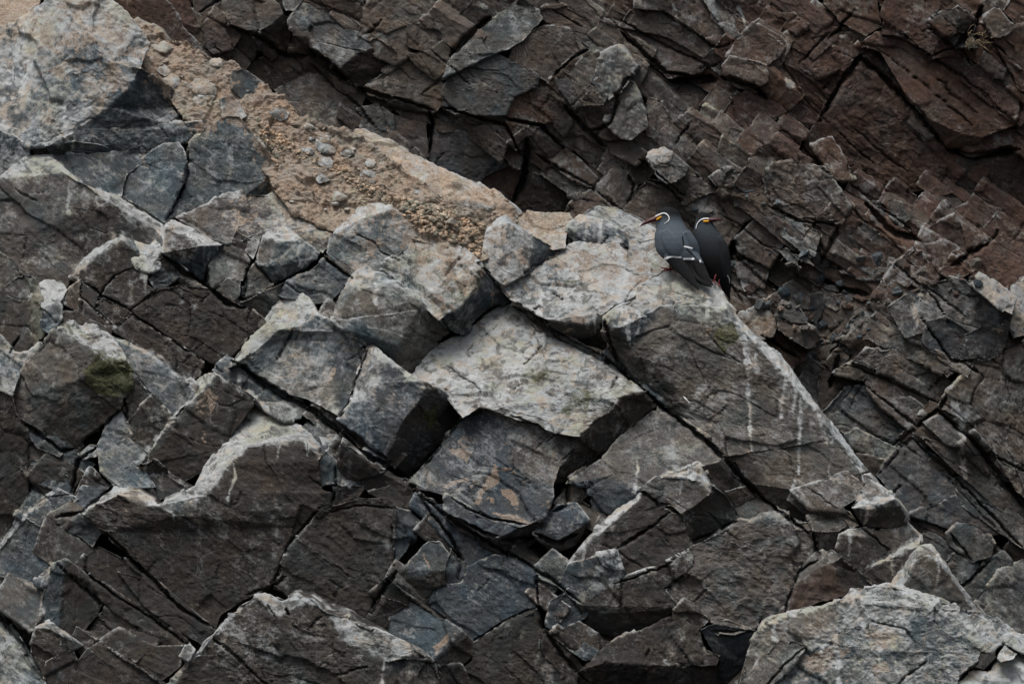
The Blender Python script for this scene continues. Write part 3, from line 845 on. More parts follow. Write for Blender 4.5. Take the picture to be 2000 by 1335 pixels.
# --- the birds' slab
B(R, -.02, [(1178,622),(1210,598),(1242,588),(1250,562),(1275,543),(1300,526),(1325,536),(1364,562),(1382,546),(1396,552),(1428,600),(1448,627),(1478,660),(1506,683),(1556,745),(1600,805),(1641,851),(1692,916),
             (1650,925),(1615,935),(1552,956),(1512,986),(1488,926),(1473,891),(1450,886),(1412,891),(1375,853),(1341,816),(1338,776),(1300,741),(1285,713),(1246,696),(1237,676),(1210,642),
             (1392,562),(1421,603),(1471,665),(1548,749),(1634,855),(1684,918),(1266,762),(1230,736),(1200,692),(1180,652),(1454,938),(1290,600),(1390,640)],
  [((0,1,2,3,4,5,6,7,34,35,46,45),-.1,.75,'w422'),((0,45,32,33),-.3,.3,'k400'),((45,46,36,37,38,39,18,19,20,21,22,23,24,25,26,27,28,29,30,31,32),.05,.28,'b100'),((46,35,36),.2,.5,'g302'),
   ((7,8,9,34),.8,1.5,'w700'),((34,9,10,35),1.6,1.6,'w900'),((35,10,11,12,36),1.6,1.6,'w900'),((36,12,13,14,37),1.6,1.6,'w800'),((37,14,15,16,38),1.6,1.6,'w800'),((38,16,17,39),1.6,1.6,'w800'),
   ((0,33,32,31,30,29,28,27,40,41,42,43),-.5,-1.2,'d000'),((25,24,23,22,21,44),.0,-.9,'d000')],
  name='bird_slab', label='big brown slab with a white rim on which the two birds perch', cat='rock slab', amp=1.1)
P(R, .08, [(1230,738),(1258,722),(1290,752),(1340,778),(1342,818),(1300,802),(1268,776)], .0,.3,'k100')
P(R, .05, [(1460,942),(1480,965),(1512,988),(1545,1015),(1590,1020),(1560,1000),(1545,960)], .1,-.4,'d000')
P(R, .1, [(1410,892),(1460,945),(1520,1000),(1500,1010),(1450,975)], .1,-.3,'d000')
B(R, -.02, [(1546,960),(1587,948),(1605,940),(1650,923),(1673,925),(1686,942),(1676,970),(1648,990),(1585,993),(1662,1002),(1602,1016)],
  [((0,1,2,3,4,5,6,7,8),.0,.5,'b200'),((8,7,9,10),.0,-1.0,'d000')],
  name='rock_block', label='flat-topped brown block just under the lower tip of the birds\' slab', cat='rock block')
P(R, .0, [(1687,925),(1700,924),(1718,945),(1736,958),(1726,970),(1700,976),(1680,986),(1670,985),(1688,946)], .3,.7,'b310')
B(R, -.03, [(1667,992),(1690,976),(1735,965),(1741,961),(1749,972),(1726,981),(1700,993),(1761,985),(1771,1000),(1770,1016),(1750,1028),(1740,1036),(1726,1021),(1705,1036),(1690,1026)],
  [((0,1,2,3,4,5,6),.1,1.5,'w411'),((0,6,5,4,7,8,9,10,11,12,13,14),.3,-.6,'d004')],
  name='rock_block', label='olive mossy block hanging on the right end of the ridge', cat='rock block')
P(R, .02, [(1578,1012),(1640,1004),(1662,1021),(1634,1039),(1592,1040)], .1,.4,'b100')
P(R, .0, [(1645,992),(1662,1000),(1682,1024),(1664,1030),(1642,1002)], .2,.6,'b240')
P(R, .07, [(1590,1040),(1640,1040),(1660,1060),(1640,1100),(1600,1080)], .2,-.4,'d000')
B(R, -.01, [(1643,1046),(1664,1036),(1692,1029),(1738,1076),(1744,1081),(1690,1108),(1680,1117),(1650,1092),(1638,1070),(1704,1046)],
  [((0,1,2,9),0,1.4,'w400'),((2,3,4,5,6,7,8,0,9),.2,.1,'d000')])
P(R, .02, [(1694,1028),(1735,1034),(1752,1026),(1772,1018),(1800,1046),(1802,1056),(1745,1080),(1737,1074)], .35,.3,'b200')
B(R, -.01, [(1678,1116),(1742,1080),(1800,1050),(1818,1068),(1778,1096),(1736,1150),(1722,1150),(1744,1086),(1796,1062)],
  [((0,1,2,8,7),-.4,1.4,'w500'),((0,7,8,3,4,5,6),.1,.1,'d000')])
B(R, -.03, [(1732,1152),(1776,1084),(1797,1067),(1816,1066),(1842,1100),(1904,1182),(1962,1242),(1900,1204),(1820,1170),(1756,1152),(1800,1080)],
  [((0,1,2,10,9),-.7,1.3,'w500'),((2,3,4,10),.6,1.2,'w400'),((10,4,5,6,7,8,9),.2,.1,'b100')],
  name='rock_block', label='triangular brown block with a pale left edge above the front right outcrop', cat='rock block')
B(R, -.05, [(1530,1206),(1548,1152),(1571,1105),(1596,1086),(1626,1073),(1647,1085),(1651,1095),(1726,1149),(1722,1160),(1656,1160),(1602,1176),(1596,1112),(1632,1096),(1638,1140)],
  [((1,2,3,4,5,12,11),-.2,.6,'b200'),((0,1,11,12,13,9,10),-.15,.15,'r100'),((12,5,6,7,8,9,13),.55,-.2,'d010')],
  name='rock_block', label='reddish twin-peaked block left of the triangular block', cat='rock block')
# --- tan outcrop on the crest and the earth slope
B(R, .14, [(664,284),(669,265),(681,253),(710,251),(742,265),(790,294),(822,310),(880,340),(936,362),(966,380),(984,393),(974,402),(964,417),(936,430),(900,424),(870,412),(838,400),(788,365),(730,336),(690,302),(900,390)],
  [((0,1,2,3,4,5,6,7,20,15,16,17,18,19),.05,.8,'t260'),((7,8,9,10,11,20),.1,.9,'t340'),((20,11,12,13,14,15),.1,.1,'b210')], amp=1.4,
  name='rock_outcrop', label='tan ochre outcrop along the crest above the earth slope', cat='rock outcrop')
P(R, .11, [(984,394),(1000,401),(1014,414),(1002,434),(980,420),(972,408)], .2,.8,'w340')
P(R, .12, [(452,140),(472,136),(505,160),(523,181),(530,196),(520,204),(478,196),(452,170)], .3,.2,'k120')
P(R, .09, [(430,196),(448,187),(468,204),(482,226),(462,232),(438,230)], .1,.3,'k130')
P(R, .08, [(548,368),(590,330),(608,350),(613,371),(600,387),(574,378)], .1,.7,'b420', name='boulder', label='small pale-topped stone half sunk in the earth slope', cat='stone')
P(R, .09, [(640,330),(662,324),(692,340),(746,386),(772,412),(744,407),(716,400),(690,402),(652,372)], 0,.9,'w640')
P(R, .11, [(690,318),(720,330),(752,352),(762,368),(730,362),(700,345)], 0,.6,'b220')
P(R, .11, [(660,292),(690,286),(705,300),(700,318),(672,316)], .1,.4,'o420')
EARTH = [(262,40),(295,58),(332,84),(350,86),(387,104),(420,119),(446,131),(500,170),(536,196),(552,204),(582,231),(620,249),(650,256),(676,262),(740,300),(800,350),(880,405),(950,420),(985,402),(1000,430),
         (960,455),(945,500),(930,512),(900,495),(860,480),(815,466),(790,440),(762,418),(725,402),(700,418),(650,445),(590,420),(552,382),(530,350),(510,290),(480,240),(440,236),(396,246),(362,218),(330,180),(296,140),(276,92)]

# --- mossy boulder and the blocks round it
B(R, -.12, [(26,784),(33,750),(62,702),(101,657),(116,638),(140,625),(160,624),(182,637),(208,647),(226,667),(241,687),(251,710),(261,727),(256,756),(243,780),(236,800),(212,813),(205,826),(176,841),(150,871),(120,878),(76,841),(46,822),
            (216,712),(190,692),(154,664),(134,645),(170,735),(190,764),(110,760)],
  [((4,5,6,7,8,9,10,11,23,24,25,26),.45,1.2,'w732'),((23,11,12,13,28,27,24),.5,-.1,'b007'),((3,4,26,25,24,27,29,2),-.1,.35,'b001'),((1,2,29,21,22,0),-.5,.2,'b101'),((29,27,28,13,14,15,16,17,18,19,20,21),.1,-.15,'b000')], amp=1.5,
  name='boulder', label='mossy dark boulder with a pale crown at the left, moss on its right side', cat='mossy boulder')
P(R, -.03, [(-90,690),(0,660),(30,690),(60,690),(100,655),(62,700),(36,740),(24,770),(-90,740)], -.2,.6,'g300')
P(R, -.02, [(-90,720),(24,772),(28,800),(48,828),(52,900),(50,1000),(0,1060),(-90,1090)], -.1,.05,'d010')
P(R, -.05, [(224,660),(242,666),(266,676),(300,690),(321,710),(381,756),(372,776),(346,802),(338,814),(310,790),(290,766),(262,726),(245,696)], -.1,.45,'g200')
P(R, -.04, [(258,730),(290,764),(298,771),(250,826),(244,800),(256,760)], .1,.1,'d000')
P(R, -.05, [(250,824),(298,772),(337,815),(342,826),(286,884),(262,858)], -.1,.15,'d100')
P(R, -.03, [(190,872),(210,822),(238,802),(250,834),(258,856),(286,886),(276,906),(300,948),(240,950),(200,922)], 0,.5,'g300')
B(R, -.08, [(272,908),(336,822),(400,742),(420,732),(440,744),(502,778),(496,788),(430,870),(392,918),(340,950),(312,940),(300,905),(350,828),(408,756)],
  [((0,1,2,3,13,12),-.6,1.4,'w400'),((0,12,13,3,4,5,6,7,8,9,10,11),.0,.15,'d000')],
  name='rock_block', label='dark block with a star-shaped tan scar on its face', cat='rock block')
P(R, -.02, [(268,908),(300,898),(348,946),(312,952),(290,940)], .1,-.6,'d000')
B(R, -.13, [(304,990),(380,950),(398,912),(432,868),(502,784),(550,811),(582,825),(602,850),(630,886),(622,897),(586,859),(556,869),(520,873),(480,868),(468,881),(441,906),(402,962),(340,1006),
             (158,1002),(222,949),(242,950),(286,974),(230,966),(626,956),(651,962),(649,986),(600,1022),(562,1064),(541,1112),(526,1142),(472,1168),(432,1198),(420,1226),(300,1132),(250,1082),(200,1042),(275,990)],
  [((0,1,2,3,4,5,6,7,8,9,10,11,12,13,14,15,16,17),-.15,1.25,'w510'),((18,19,20,21,36,22),0,1.4,'w600'),((21,0,17,36),.1,.6,'w500'),
   ((18,22,36,17,16,15,14,13,12,11,10,9,23,24,25,26,27,28,29,30,31,32,33,34,35),.0,.08,'d000')],
  name='rock_mass', label='large dark brown face with a pale saddle-shaped top, lower left', cat='rock face')
P(R, -.06, [(622,898),(638,880),(656,905),(662,916),(650,942),(628,946)], .1,.3,'g100')
B(R, -.05, [(654,944),(670,902),(690,930),(714,950),(702,970),(652,984)],
  [((0,1,2,3),.2,.3,'g100'),((0,3,4,5),.1,-.8,'d000')])
P(R, -.06, [(628,992),(650,987),(700,975),(760,975),(772,990),(768,1025),(768,1108),(774,1116),(746,1156),(720,1202),(690,1212),(640,1182),(560,1162),(530,1146),(544,1112),(562,1070),(600,1024)], .05,.10,'d000',
  name='rock_slab', label='smooth dark slab behind the front middle outcrop', cat='rock slab')
P(R, -.03, [(772,990),(800,1000),(822,1026),(802,1060),(776,1092),(769,1100),(769,1026)], .35,.1,'k100')
B(R, -.05, [(771,1146),(790,1112),(812,1088),(837,1060),(857,1060),(876,1084),(868,1114),(871,1140),(842,1146),(836,1178),(800,1174),(802,1126)],
  [((1,2,3,4,5,6,11),.1,.45,'k010'),((0,1,11,6,7,8,9,10),.0,-.2,'d000')])
P(R, -.01, [(803,986),(812,965),(845,975),(866,1000),(916,1040),(980,1076),(1002,1092),(974,1084),(918,1108),(880,1062),(836,1012)], .1,.2,'k100')
P(R, .02, [(720,960),(790,940),(850,990),(810,985),(800,1000),(770,985)], .2,.1,'d000')
B(R, -.05, [(838,1164),(850,1148),(902,1140),(916,1110),(970,1084),(1002,1092),(1043,1112),(1048,1126),(1052,1182),(986,1211),(922,1252),(906,1236),(870,1202),(842,1182),(1040,1190),(960,1250)],
  [((0,1,2,3,4,5,6,7,8,9,10,11,12,13),.0,.2,'k100'),((9,8,14,15,10),.2,-.8,'d000')],
  name='rock_slab', label='wide slate-grey slab at the bottom centre', cat='rock slab')
P(R, .0, [(880,1070),(916,1110),(905,1138),(878,1142),(870,1112)], .1,.1,'k000')
P(R, -.02, [(922,1258),(986,1216),(1044,1186),(1054,1196),(1060,1232),(1054,1262),(1086,1284),(1120,1320),(1170,1420),(950,1420),(896,1330),(924,1290)], .0,.15,'d000')
B(R, -.10, [(755,1236),(764,1198),(791,1169),(830,1195),(870,1216),(897,1236),(846,1288),(923,1265),(919,1282),(882,1312),(862,1302)],
  [((0,1,2,3,4,5,6),-.1,.4,'k110'),((6,5,7,8,9,10),.6,-.3,'d010')],
  name='rock_block', label='slate block with a tan right corner beside the front middle outcrop', cat='rock block')
P(R, .0, [(720,1210),(745,1165),(800,1180),(765,1200),(752,1240),(800,1290),(760,1262)], .1,-.3,'d000')
P(R, .0, [(860,1300),(900,1300),(950,1420),(860,1420)], .1,-.1,'d000')
# --- dark strata in the lower left corner
P(R, -.04, [(-90,1180),(0,1190),(46,1262),(86,1335),(86,1420),(-90,1420)], -.2,.6,'g300')
P(R, .03, [(46,1000),(110,956),(150,975),(120,1010),(60,1060),(0,1065)], -.3,.3,'k200')
P(R, .02, [(0,1068),(52,1012),(100,1040),(170,1120),(150,1160),(90,1130),(60,1150),(0,1120)], -.1,.2,'k100')
P(R, -.01, [(44,830),(60,824),(92,852),(124,884),(118,892),(70,872)], -.1,.7,'k200')
P(R, -.01, [(148,884),(176,868),(202,872),(188,888),(164,896)], 0,.9,'g300')
P(R, .05, [(80,900),(130,930),(145,980),(110,955),(60,940),(55,900)], 0,.4,'k100')
P(R, .03, [(140,985),(160,950),(220,945),(200,960),(165,995)], 0,.2,'k100')
P(R, -.03, [(70,1130),(105,1098),(118,1096),(112,1120),(90,1140),(72,1142)], -.3,.9,'g300')
B(R, -.02, [(72,1220),(85,1150),(105,1100),(125,1090),(150,1110),(200,1165),(190,1195),(150,1240),(110,1260)],
  [((0,1,2,3,8),-.4,.1,'k100'),((3,4,5,6,7,8),.2,.1,'d000')])
P(R, .0, [(150,1100),(190,1070),(250,1100),(300,1136),(330,1170),(290,1190),(240,1165),(190,1130)], 0,.2,'d000')
P(R, -.01, [(170,1120),(190,1135),(290,1195),(350,1235),(370,1258),(340,1262),(260,1215),(200,1170)], 0,.15,'d000')
P(R, -.03, [(230,1118),(300,1134),(418,1228),(392,1256),(352,1230),(280,1180)], .0,.2,'d000', name='rock_slab', label='long thin dark slab running down to the front middle outcrop', cat='rock slab')
B(R, -.03, [(58,1270),(70,1225),(95,1210),(145,1250),(160,1258),(140,1262),(100,1320),(85,1335),(92,1224)],
  [((1,2,3,4,8),-.2,1.1,'g300'),((0,1,8,4,5,6,7),.0,.0,'d000')])
P(R, -.02, [(140,1335),(150,1290),(172,1264),(200,1290),(250,1340),(250,1420),(130,1420)], -.1,.2,'d000')
P(R, .0, [(176,1262),(230,1230),(300,1262),(355,1260),(350,1300),(300,1335),(240,1330)], 0,.3,'d010')
P(R, .01, [(90,1290),(140,1262),(150,1290),(130,1335),(85,1340)], 0,.1,'d020')

# ================================================================ front outcrops
B(OUT1, 0, [(300,1420),(322,1345),(400,1258),(440,1216),(450,1197),(462,1195),(471,1180),(508,1160),(530,1160),(548,1172),(560,1168),(580,1158),(592,1166),(610,1167),(642,1191),(682,1197),(720,1220),(760,1240),(820,1271),(842,1292),(864,1330),(884,1420),
             (528,1198),(545,1206),(560,1192),(660,1216),(664,1246),(704,1266),(748,1292),(768,1290),(740,1420),(520,1180)],
  [((0,1,2,3,4,5,6,7,31,22,23,24,13,14,25,26,27,28,30),.0,.2,'d100'),((7,8,9,23,22,31),.3,1.0,'w512'),((9,10,11,12,13,24,23),-.2,.9,'w310'),
   ((14,15,16,17,18,29,28,27,26,25),.2,.9,'w430'),((28,29,18,19,20,21,30),.4,.0,'d110')], amp=1.4,
  name='front_outcrop', structure=True)
P(OUT1, -.02, [(350,1282),(361,1256),(375,1256),(386,1267),(378,1281),(369,1292)], -.1,.6,'g300', thick=.06,
  name='stone', label='small pale grey stone resting at the left of the front middle outcrop', cat='stone')
B(OUT2, 0, [(1400,1420),(1436,1345),(1470,1250),(1481,1226),(1502,1210),(1526,1205),(1600,1185),(1640,1168),(1660,1150),(1712,1150),(1746,1145),(1800,1158),(1862,1172),(1880,1188),(1922,1194),(1952,1210),(1986,1235),(1968,1256),(1942,1276),(1924,1274),(1920,1292),(1880,1322),(1840,1420),(1480,1420),
             (1664,1178),(1600,1238),(1572,1262),(1530,1292),(1592,1266),(1642,1240),(1722,1218),(1800,1192),(1876,1196),(1902,1240)],
  [((0,1,2,3,4,5,6,7,24,25,26,27,23),-.25,.35,'b200'),((7,8,9,10,11,12,13,32,31,30,29,28,26,25,24),.0,1.1,'w610'),((27,26,28,29,30,31,32,33,19,20,21,22,23),.0,.4,'g331'),((32,13,14,15,16,17,18,19,33),.5,.6,'g500')], amp=1.6,
  name='front_outcrop', structure=True)
P(OUT2, .02, [(1840,1420),(1862,1336),(1910,1308),(1932,1316),(1962,1282),(1992,1272),(2080,1300),(2080,1420)], .1,1.0,'w710')
P(OUT2, -.02, [(1948,1286),(1968,1256),(1992,1275),(1986,1288),(1956,1294)], .1,.9,'w800', thick=.1,
  name='stone', label='small whitish stone at the lower right corner', cat='stone')
P(OUT2, .04, [(1960,1240),(1988,1236),(2080,1280),(2080,1310),(1994,1274),(1966,1258)], .3,.8,'g500')
P(OUT2, -.02, [(1440,1345),(1478,1290),(1520,1246),(1550,1250),(1575,1262),(1540,1310),(1500,1345),(1480,1420),(1410,1420)], -.2,.3,'b200')

# droppings, crusts and moss with a shape of their own
for path, w, s in [([(1458,690),(1462,760),(1466,830),(1470,878)],4,.9),([(1536,740),(1530,780),(1530,815)],3,.9),([(1564,775),(1562,840),(1558,925)],3.2,.95),
                   ([(1624,860),(1626,890),(1622,932)],3.5,.9),([(1452,660),(1466,690),(1476,720)],9,.5),([(1385,580),(1384,620)],4,.9),([(1218,610),(1226,640),(1232,672)],3,.9),([(1228,600),(1230,660)],2.5,.8),
                   ([(1242,900),(1240,935),(1238,960)],3,.8),([(1555,925),(1545,955)],2,.7),([(1600,800),(1612,860)],6,.5),([(1412,600),(1418,640)],8,.5),([(1396,556),(1424,602),(1474,662),(1552,747),(1638,853),(1688,917)],5,.9),
                   ([(457,905),(460,930),(450,955),(448,978)],3,.95),([(545,870),(540,900)],3,.6),([(600,860),(602,890)],4,.7),
                   ([(40,60),(50,120),(30,180),(10,250)],14,.5),([(70,60),(60,140),(45,200)],9,.5),([(1206,470),(1220,530),(1215,600)],8,.5),([(1146,440),(1142,480)],3,.6),([(1172,430),(1174,470)],3,.6),
                   ([(620,490),(585,520)],5,.3),([(582,485),(585,520)],4,.6),([(700,545),(696,600)],8,.35),([(735,555),(738,590)],6,.5),([(300,500),(278,540)],10,.5)]:
    stain(R, path, w, 0, s)
for path, w, s in [([(1632,1240),(1640,1290),(1640,1330)],5,.8),([(1720,1230),(1718,1300)],3,.6),([(1512,1220),(1514,1250)],3,.7),([(1750,1290),(1756,1320)],3,.6)]:
    stain(OUT2, path, w, 0, s)
for path, w, s in [([(758,1285),(752,1310),(745,1335)],3,.8)]:
    stain(OUT1, path, w, 0, s)
patch(R, [(375,790),(400,765),(412,755),(418,768),(432,775),(426,790),(408,812),(388,806)], 1, .6)
patch(R, [(392,840),(405,845),(402,862),(390,855)], 1, .55)
patch(R, [(700,470),(742,468),(745,485),(728,492),(735,505),(720,498),(708,480)], 1, .55)
patch(R, [(682,510),(720,515),(715,525),(690,528)], 1, .5)
patch(R, [(925,985),(955,930),(965,910),(973,945),(950,965),(935,985)], 1, .6)
patch(R, [(980,955),(1000,960),(1015,985),(1005,985),(985,965)], 1, .6)
patch(R, [(860,945),(915,930),(920,940),(870,950)], 1, .55)
patch(R, [(965,1005),(1005,1002),(1035,1022),(1010,1018)], 1, .5)
patch(R, [(845,1262),(885,1230),(896,1238),(860,1270),(850,1285)], 1, .6)
patch(R, [(825,1080),(832,1090),(846,1115),(836,1112)], 1, .6)
patch(R, [(880,875),(930,880),(915,900),(890,895)], 1, .5)
patch(R, [(1430,850),(1460,868),(1474,892),(1455,880)], 1, .55)
patch(R, [(1010,540),(1020,545),(1040,570),(1030,568)], 1, .55)
patch(R, [(1680,925),(1700,918),(1706,926),(1690,932)], 1, .6)
patch(R, [(1290,650),(1385,640),(1380,690),(1300,700)], 2, .10)
patch(R, [(1330,640),(1350,620),(1375,625),(1370,660),(1340,665)], 2, .25)
patch(R, [(1395,635),(1430,630),(1440,660),(1410,690),(1395,670)], 2, .5)
patch(R, [(1010,730),(1070,720),(1080,745),(1030,750)], 2, .42)
patch(R, [(1090,790),(1130,760),(1160,765),(1150,800),(1100,810)], 2, .42)
patch(R, [(830,800),(855,790),(850,830),(832,845)], 2, .6)
patch(R, [(165,725),(200,700),(240,695),(264,725),(258,765),(200,775),(170,755)], 2, .45)
patch(OUT2, [(1560,1290),(1620,1260),(1660,1270),(1610,1310),(1580,1320)], 1, .5)
patch(OUT2, [(1690,1240),(1760,1235),(1750,1260),(1700,1270)], 1, .5)
patch(OUT2, [(1700,1300),(1735,1290),(1740,1315),(1710,1320)], 1, .5)

stain(R, [(1692,918),(1720,946),(1748,970),(1770,998),(1800,1044),(1842,1098),(1904,1180),(1962,1240)], 6, 0, .8)
stain(R, [(290,96),(300,142),(345,184),(370,214),(396,244),(440,228),(472,230),(502,268),(524,318),(536,352)], 24, 1, .5)
stain(R, [(540,362),(590,405),(650,440),(700,415),(732,396),(766,413),(817,461),(884,480),(918,502),(950,500),(975,440)], 26, 1, .5)
stain(R, [(450,440),(520,430),(600,445),(680,430)], 24, 1, .35)
stain(R, [(1100,500),(1180,500),(1240,520)], 22, 1, .35)
stain(OUT2, [(1481,1226),(1526,1206),(1640,1169),(1660,1152),(1746,1146),(1862,1172),(1922,1194),(1986,1235)], 7, 0, .5)
stain(OUT1, [(330,1340),(400,1258),(450,1197),(508,1160),(592,1166),(642,1191)], 5, 0, .6)
for path in ([(138,542),(165,508),(240,457)],[(338,820),(400,742),(420,733),(500,778)],[(270,905),(336,822)],[(160,1000),(222,950),(286,974)],[(448,720),(512,636),(538,600)],
             [(702,530),(776,551),(862,624)],[(718,680),(800,733),(870,763)],[(1112,1098),(1165,1034),(1246,970)],[(1680,1116),(1742,1080),(1800,1050)],[(96,306),(165,366),(236,386),(320,438)],
             [(1286,932),(1360,908),(1392,947)],[(224,660),(300,690),(381,756)],[(0,1060),(50,1000),(112,955)],[(85,1150),(105,1100)],[(620,612),(674,646),(718,682)]):
    stain(R, path, 5, 0, .5)
stain(R, [(0,150),(500,420),(1000,680),(1300,640)], 190, 0, .09)
stain(R, [(60,40),(250,90),(560,380),(760,470),(1000,500),(1250,540)], 120, 1, .20)
stain(R, [(900,660),(1100,740),(1330,650)], 90, 1, .16)
stain(R, [(560,640),(640,720),(760,760)], 60, 1, .22)
patch(R, [(560,660),(650,690),(660,760),(600,770),(560,730)], 2, .22)
patch(R, [(720,700),(760,690),(740,790),(690,800)], 2, .22)
patch(R, [(1060,560),(1120,540),(1180,560),(1150,590),(1080,590)], 2, .32)
patch(R, [(780,500),(830,490),(840,530),(800,545)], 2, .30)
patch(R, [(120,630),(200,640),(240,690),(200,700),(140,650)], 2, .25)
P(R, .10, [(1232,474),(1300,462),(1312,536),(1272,548),(1226,524)], .05,.6,'w430')
patch(R, [(150,700),(190,680),(262,700),(275,740),(262,790),(190,800),(150,760)], 2, .22)
patch(R, [(1380,620),(1440,620),(1460,670),(1420,710),(1385,690)], 2, .30)
# ================================================================ REAR CLIFF (traced blocks)
C = REAR
P(C, -.18, [(200,-40),(310,-40),(322,0),(345,35),(354,56),(390,90),(412,112),(420,125),(350,110),(290,80),(240,30)], .1,.3,'r100', name='boulder', label='reddish brown rock behind the crest at the upper left', cat='boulder')
P(C, -.08, [(345,-40),(372,18),(384,45),(382,66),(356,52),(332,5),(320,-40)], .2,.2,'r020')
B(C, -.10, [(414,32),(440,2),(444,-40),(512,-25),(546,18),(552,30),(522,55),(496,66),(450,46),(572,44),(562,92),(532,116),(505,90)],
  [((0,1,2,3,4,5,6,7,8),-.1,.8,'b110'),((5,9,10,11,12,7,6),.7,-.5,'d000')],
  name='rock_block', label='tilted block with a lit dusty top at the upper left of the rear cliff', cat='rock block')
P(C, -.06, [(384,62),(414,40),(450,52),(472,72),(456,92),(420,104),(400,88)], 0,.3,'b010')
P(C, .0, [(380,-40),(420,-40),(440,0),(412,30),(396,44),(384,30)], .1,.3,'b000')
B(C, -.12, [(569,43),(590,3),(616,8),(650,30),(700,64),(716,84),(727,96),(702,101),(682,116),(668,133),(632,111),(611,87),(606,71),(616,56),(590,65),(772,132),(762,142),(706,172),(690,160),(606,95),(575,66)],
  [((0,1,2,3,4,5,6,7,8,9,10,11,12,13,14),0,.65,'g200'),((6,15,16,17,18,9,8,7),.5,-.5,'d000'),((0,14,13,12,11,10,9,19,20),-.2,-1.0,'d000')],
  name='rock_slab', label='long grey slab with a cracked lit face, upper left of the rear cliff', cat='rock slab')
P(C, -.05, [(546,-30),(586,-30),(592,0),(576,20),(560,18)], 0,.6,'g300')
P(C, -.02, [(608,-40),(700,-40),(712,18),(700,50),(664,26),(640,10)], .2,.1,'r010')
P(C, -.06, [(700,66),(714,22),(750,-40),(905,-40),(882,30),(852,42),(790,46),(760,58),(724,78)], .1,.45,'b200')
P(C, -.02, [(716,84),(760,60),(800,48),(822,60),(790,90),(800,110),(772,124),(740,108)], .1,.35,'b100')
P(C, -.04, [(800,50),(850,44),(884,30),(892,60),(862,80),(840,105),(800,90)], .2,.2,'b000')
P(C, .02, [(800,108),(842,104),(866,82),(884,108),(872,150),(850,150),(820,128)], .2,.1,'b000')
B(C, -.07, [(726,160),(780,122),(806,126),(832,128),(871,170),(866,206),(846,216),(800,194),(770,190),(712,168),(845,226),(785,204),(722,182)],
  [((0,1,2,3,4,5,6,7,8,9),0,.4,'b100'),((9,8,7,6,10,11,12),.1,-1.2,'d000')])
P(C, -.02, [(540,175),(570,160),(620,130),(660,140),(690,165),(700,200),(660,215),(610,205),(560,200)], 0,.5,'b100')
P(C, -.04, [(603,170),(610,148),(640,145),(655,165),(640,185),(622,205),(606,195)], 0,.7,'g400', name='stone', label='small bluish pale stone in a hollow behind the crest', cat='stone')
P(C, .04, [(500,120),(530,118),(600,110),(600,150),(540,172),(500,160),(450,130)], .1,.1,'d000')
P(C, .03, [(570,95),(600,95),(668,136),(700,172),(650,150),(600,130)], 0,-.3,'d000')
P(C, -.04, [(540,205),(600,200),(660,215),(700,230),(690,255),(640,258),(580,236)], 0,.6,'b200')
P(C, -.03, [(700,215),(740,205),(770,230),(765,262),(740,268),(706,250)], .1,.4,'g100')
P(C, -.02, [(772,222),(832,236),(836,300),(802,292),(768,275)], .1,.1,'b000')
# --- central buttress of the rear cliff
B(C, -.10, [(872,150),(880,122),(902,92),(950,52),(1010,8),(1050,24),(1058,40),(1022,76),(990,96),(942,112),(912,128)],
  [((0,1,2,3,4,5,6,7,8,9,10),-.15,.85,'g220')], name='rock_slab', label='rounded dusty grey slab at the top of the rear buttress', cat='rock slab')
B(C, -.10, [(866,206),(868,176),(880,150),(912,128),(944,112),(962,102),(992,122),(1046,152),(1042,170),(1002,186),(992,206),(986,226),(936,226),(890,216),(990,246),(920,238)],
  [((0,1,2,3,4,5,6,7,8,9,10,11,12,13),-.05,.3,'g100'),((13,12,11,14,15),.1,-1.2,'d010')],
  name='rock_block', label='large blue-grey face in the middle of the rear cliff, above the tan crest', cat='rock block')
P(C, -.06, [(1000,96),(1022,78),(1060,56),(1110,60),(1152,100),(1116,112),(1082,150),(1070,166),(1046,150),(994,120)], .1,.3,'b100')
P(C, -.05, [(1060,20),(1100,10),(1140,30),(1180,60),(1160,96),(1112,58),(1062,40)], .1,.3,'b000')
P(C, .0, [(1060,166),(1080,152),(1118,112),(1160,100),(1150,130),(1110,150),(1084,180),(1070,185)], .2,-.1,'d000')
P(C, -.03, [(838,236),(870,226),(930,230),(986,260),(1026,290),(1020,330),(1000,322),(960,282),(900,256),(860,252)], .1,.55,'b110')
P(C, -.01, [(834,302),(844,250),(900,258),(960,288),(992,322),(952,342),(936,362),(960,395),(880,345),(838,318)], 0,.15,'g100')
P(C, .02, [(992,322),(1032,300),(1034,384),(1000,400),(950,390),(936,360),(952,342)], .2,-.1,'r010')
P(C, -.04, [(990,188),(1040,175),(1070,190),(1090,230),(1060,240),(1030,262),(1000,250),(985,226)], .1,.1,'r000')
P(C, -.06, [(1085,156),(1100,147),(1122,176),(1136,202),(1124,208),(1092,172)], 0,.4,'g200')
P(C, -.07, [(1108,142),(1140,110),(1166,100),(1160,152),(1182,182),(1176,200),(1140,200),(1126,175)], 0,.45,'b200')
P(C, -.09, [(1154,156),(1165,140),(1175,102),(1206,90),(1246,132),(1226,152),(1206,182),(1190,192)], 0,.5,'g300', name='rock_block', label='pale grey split block in the rear cliff, upper one of the pair', cat='rock block')
P(C, -.09, [(1180,232),(1190,197),(1218,160),(1236,165),(1256,215),(1261,242),(1232,266),(1214,264)], 0,.5,'g310', name='rock_block', label='pale grey split block in the rear cliff, lower one of the pair', cat='rock block')
P(C, -.04, [(1140,205),(1180,196),(1180,232),(1214,268),(1180,270),(1150,240)], 0,.1,'d000')
P(C, -.05, [(1150,250),(1180,240),(1215,270),(1260,300),(1240,320),(1190,290)], 0,.5,'b000')
P(C, -.07, [(1256,226),(1268,192),(1290,200),(1303,222),(1306,240),(1290,280),(1262,260)], .1,.4,'b200')
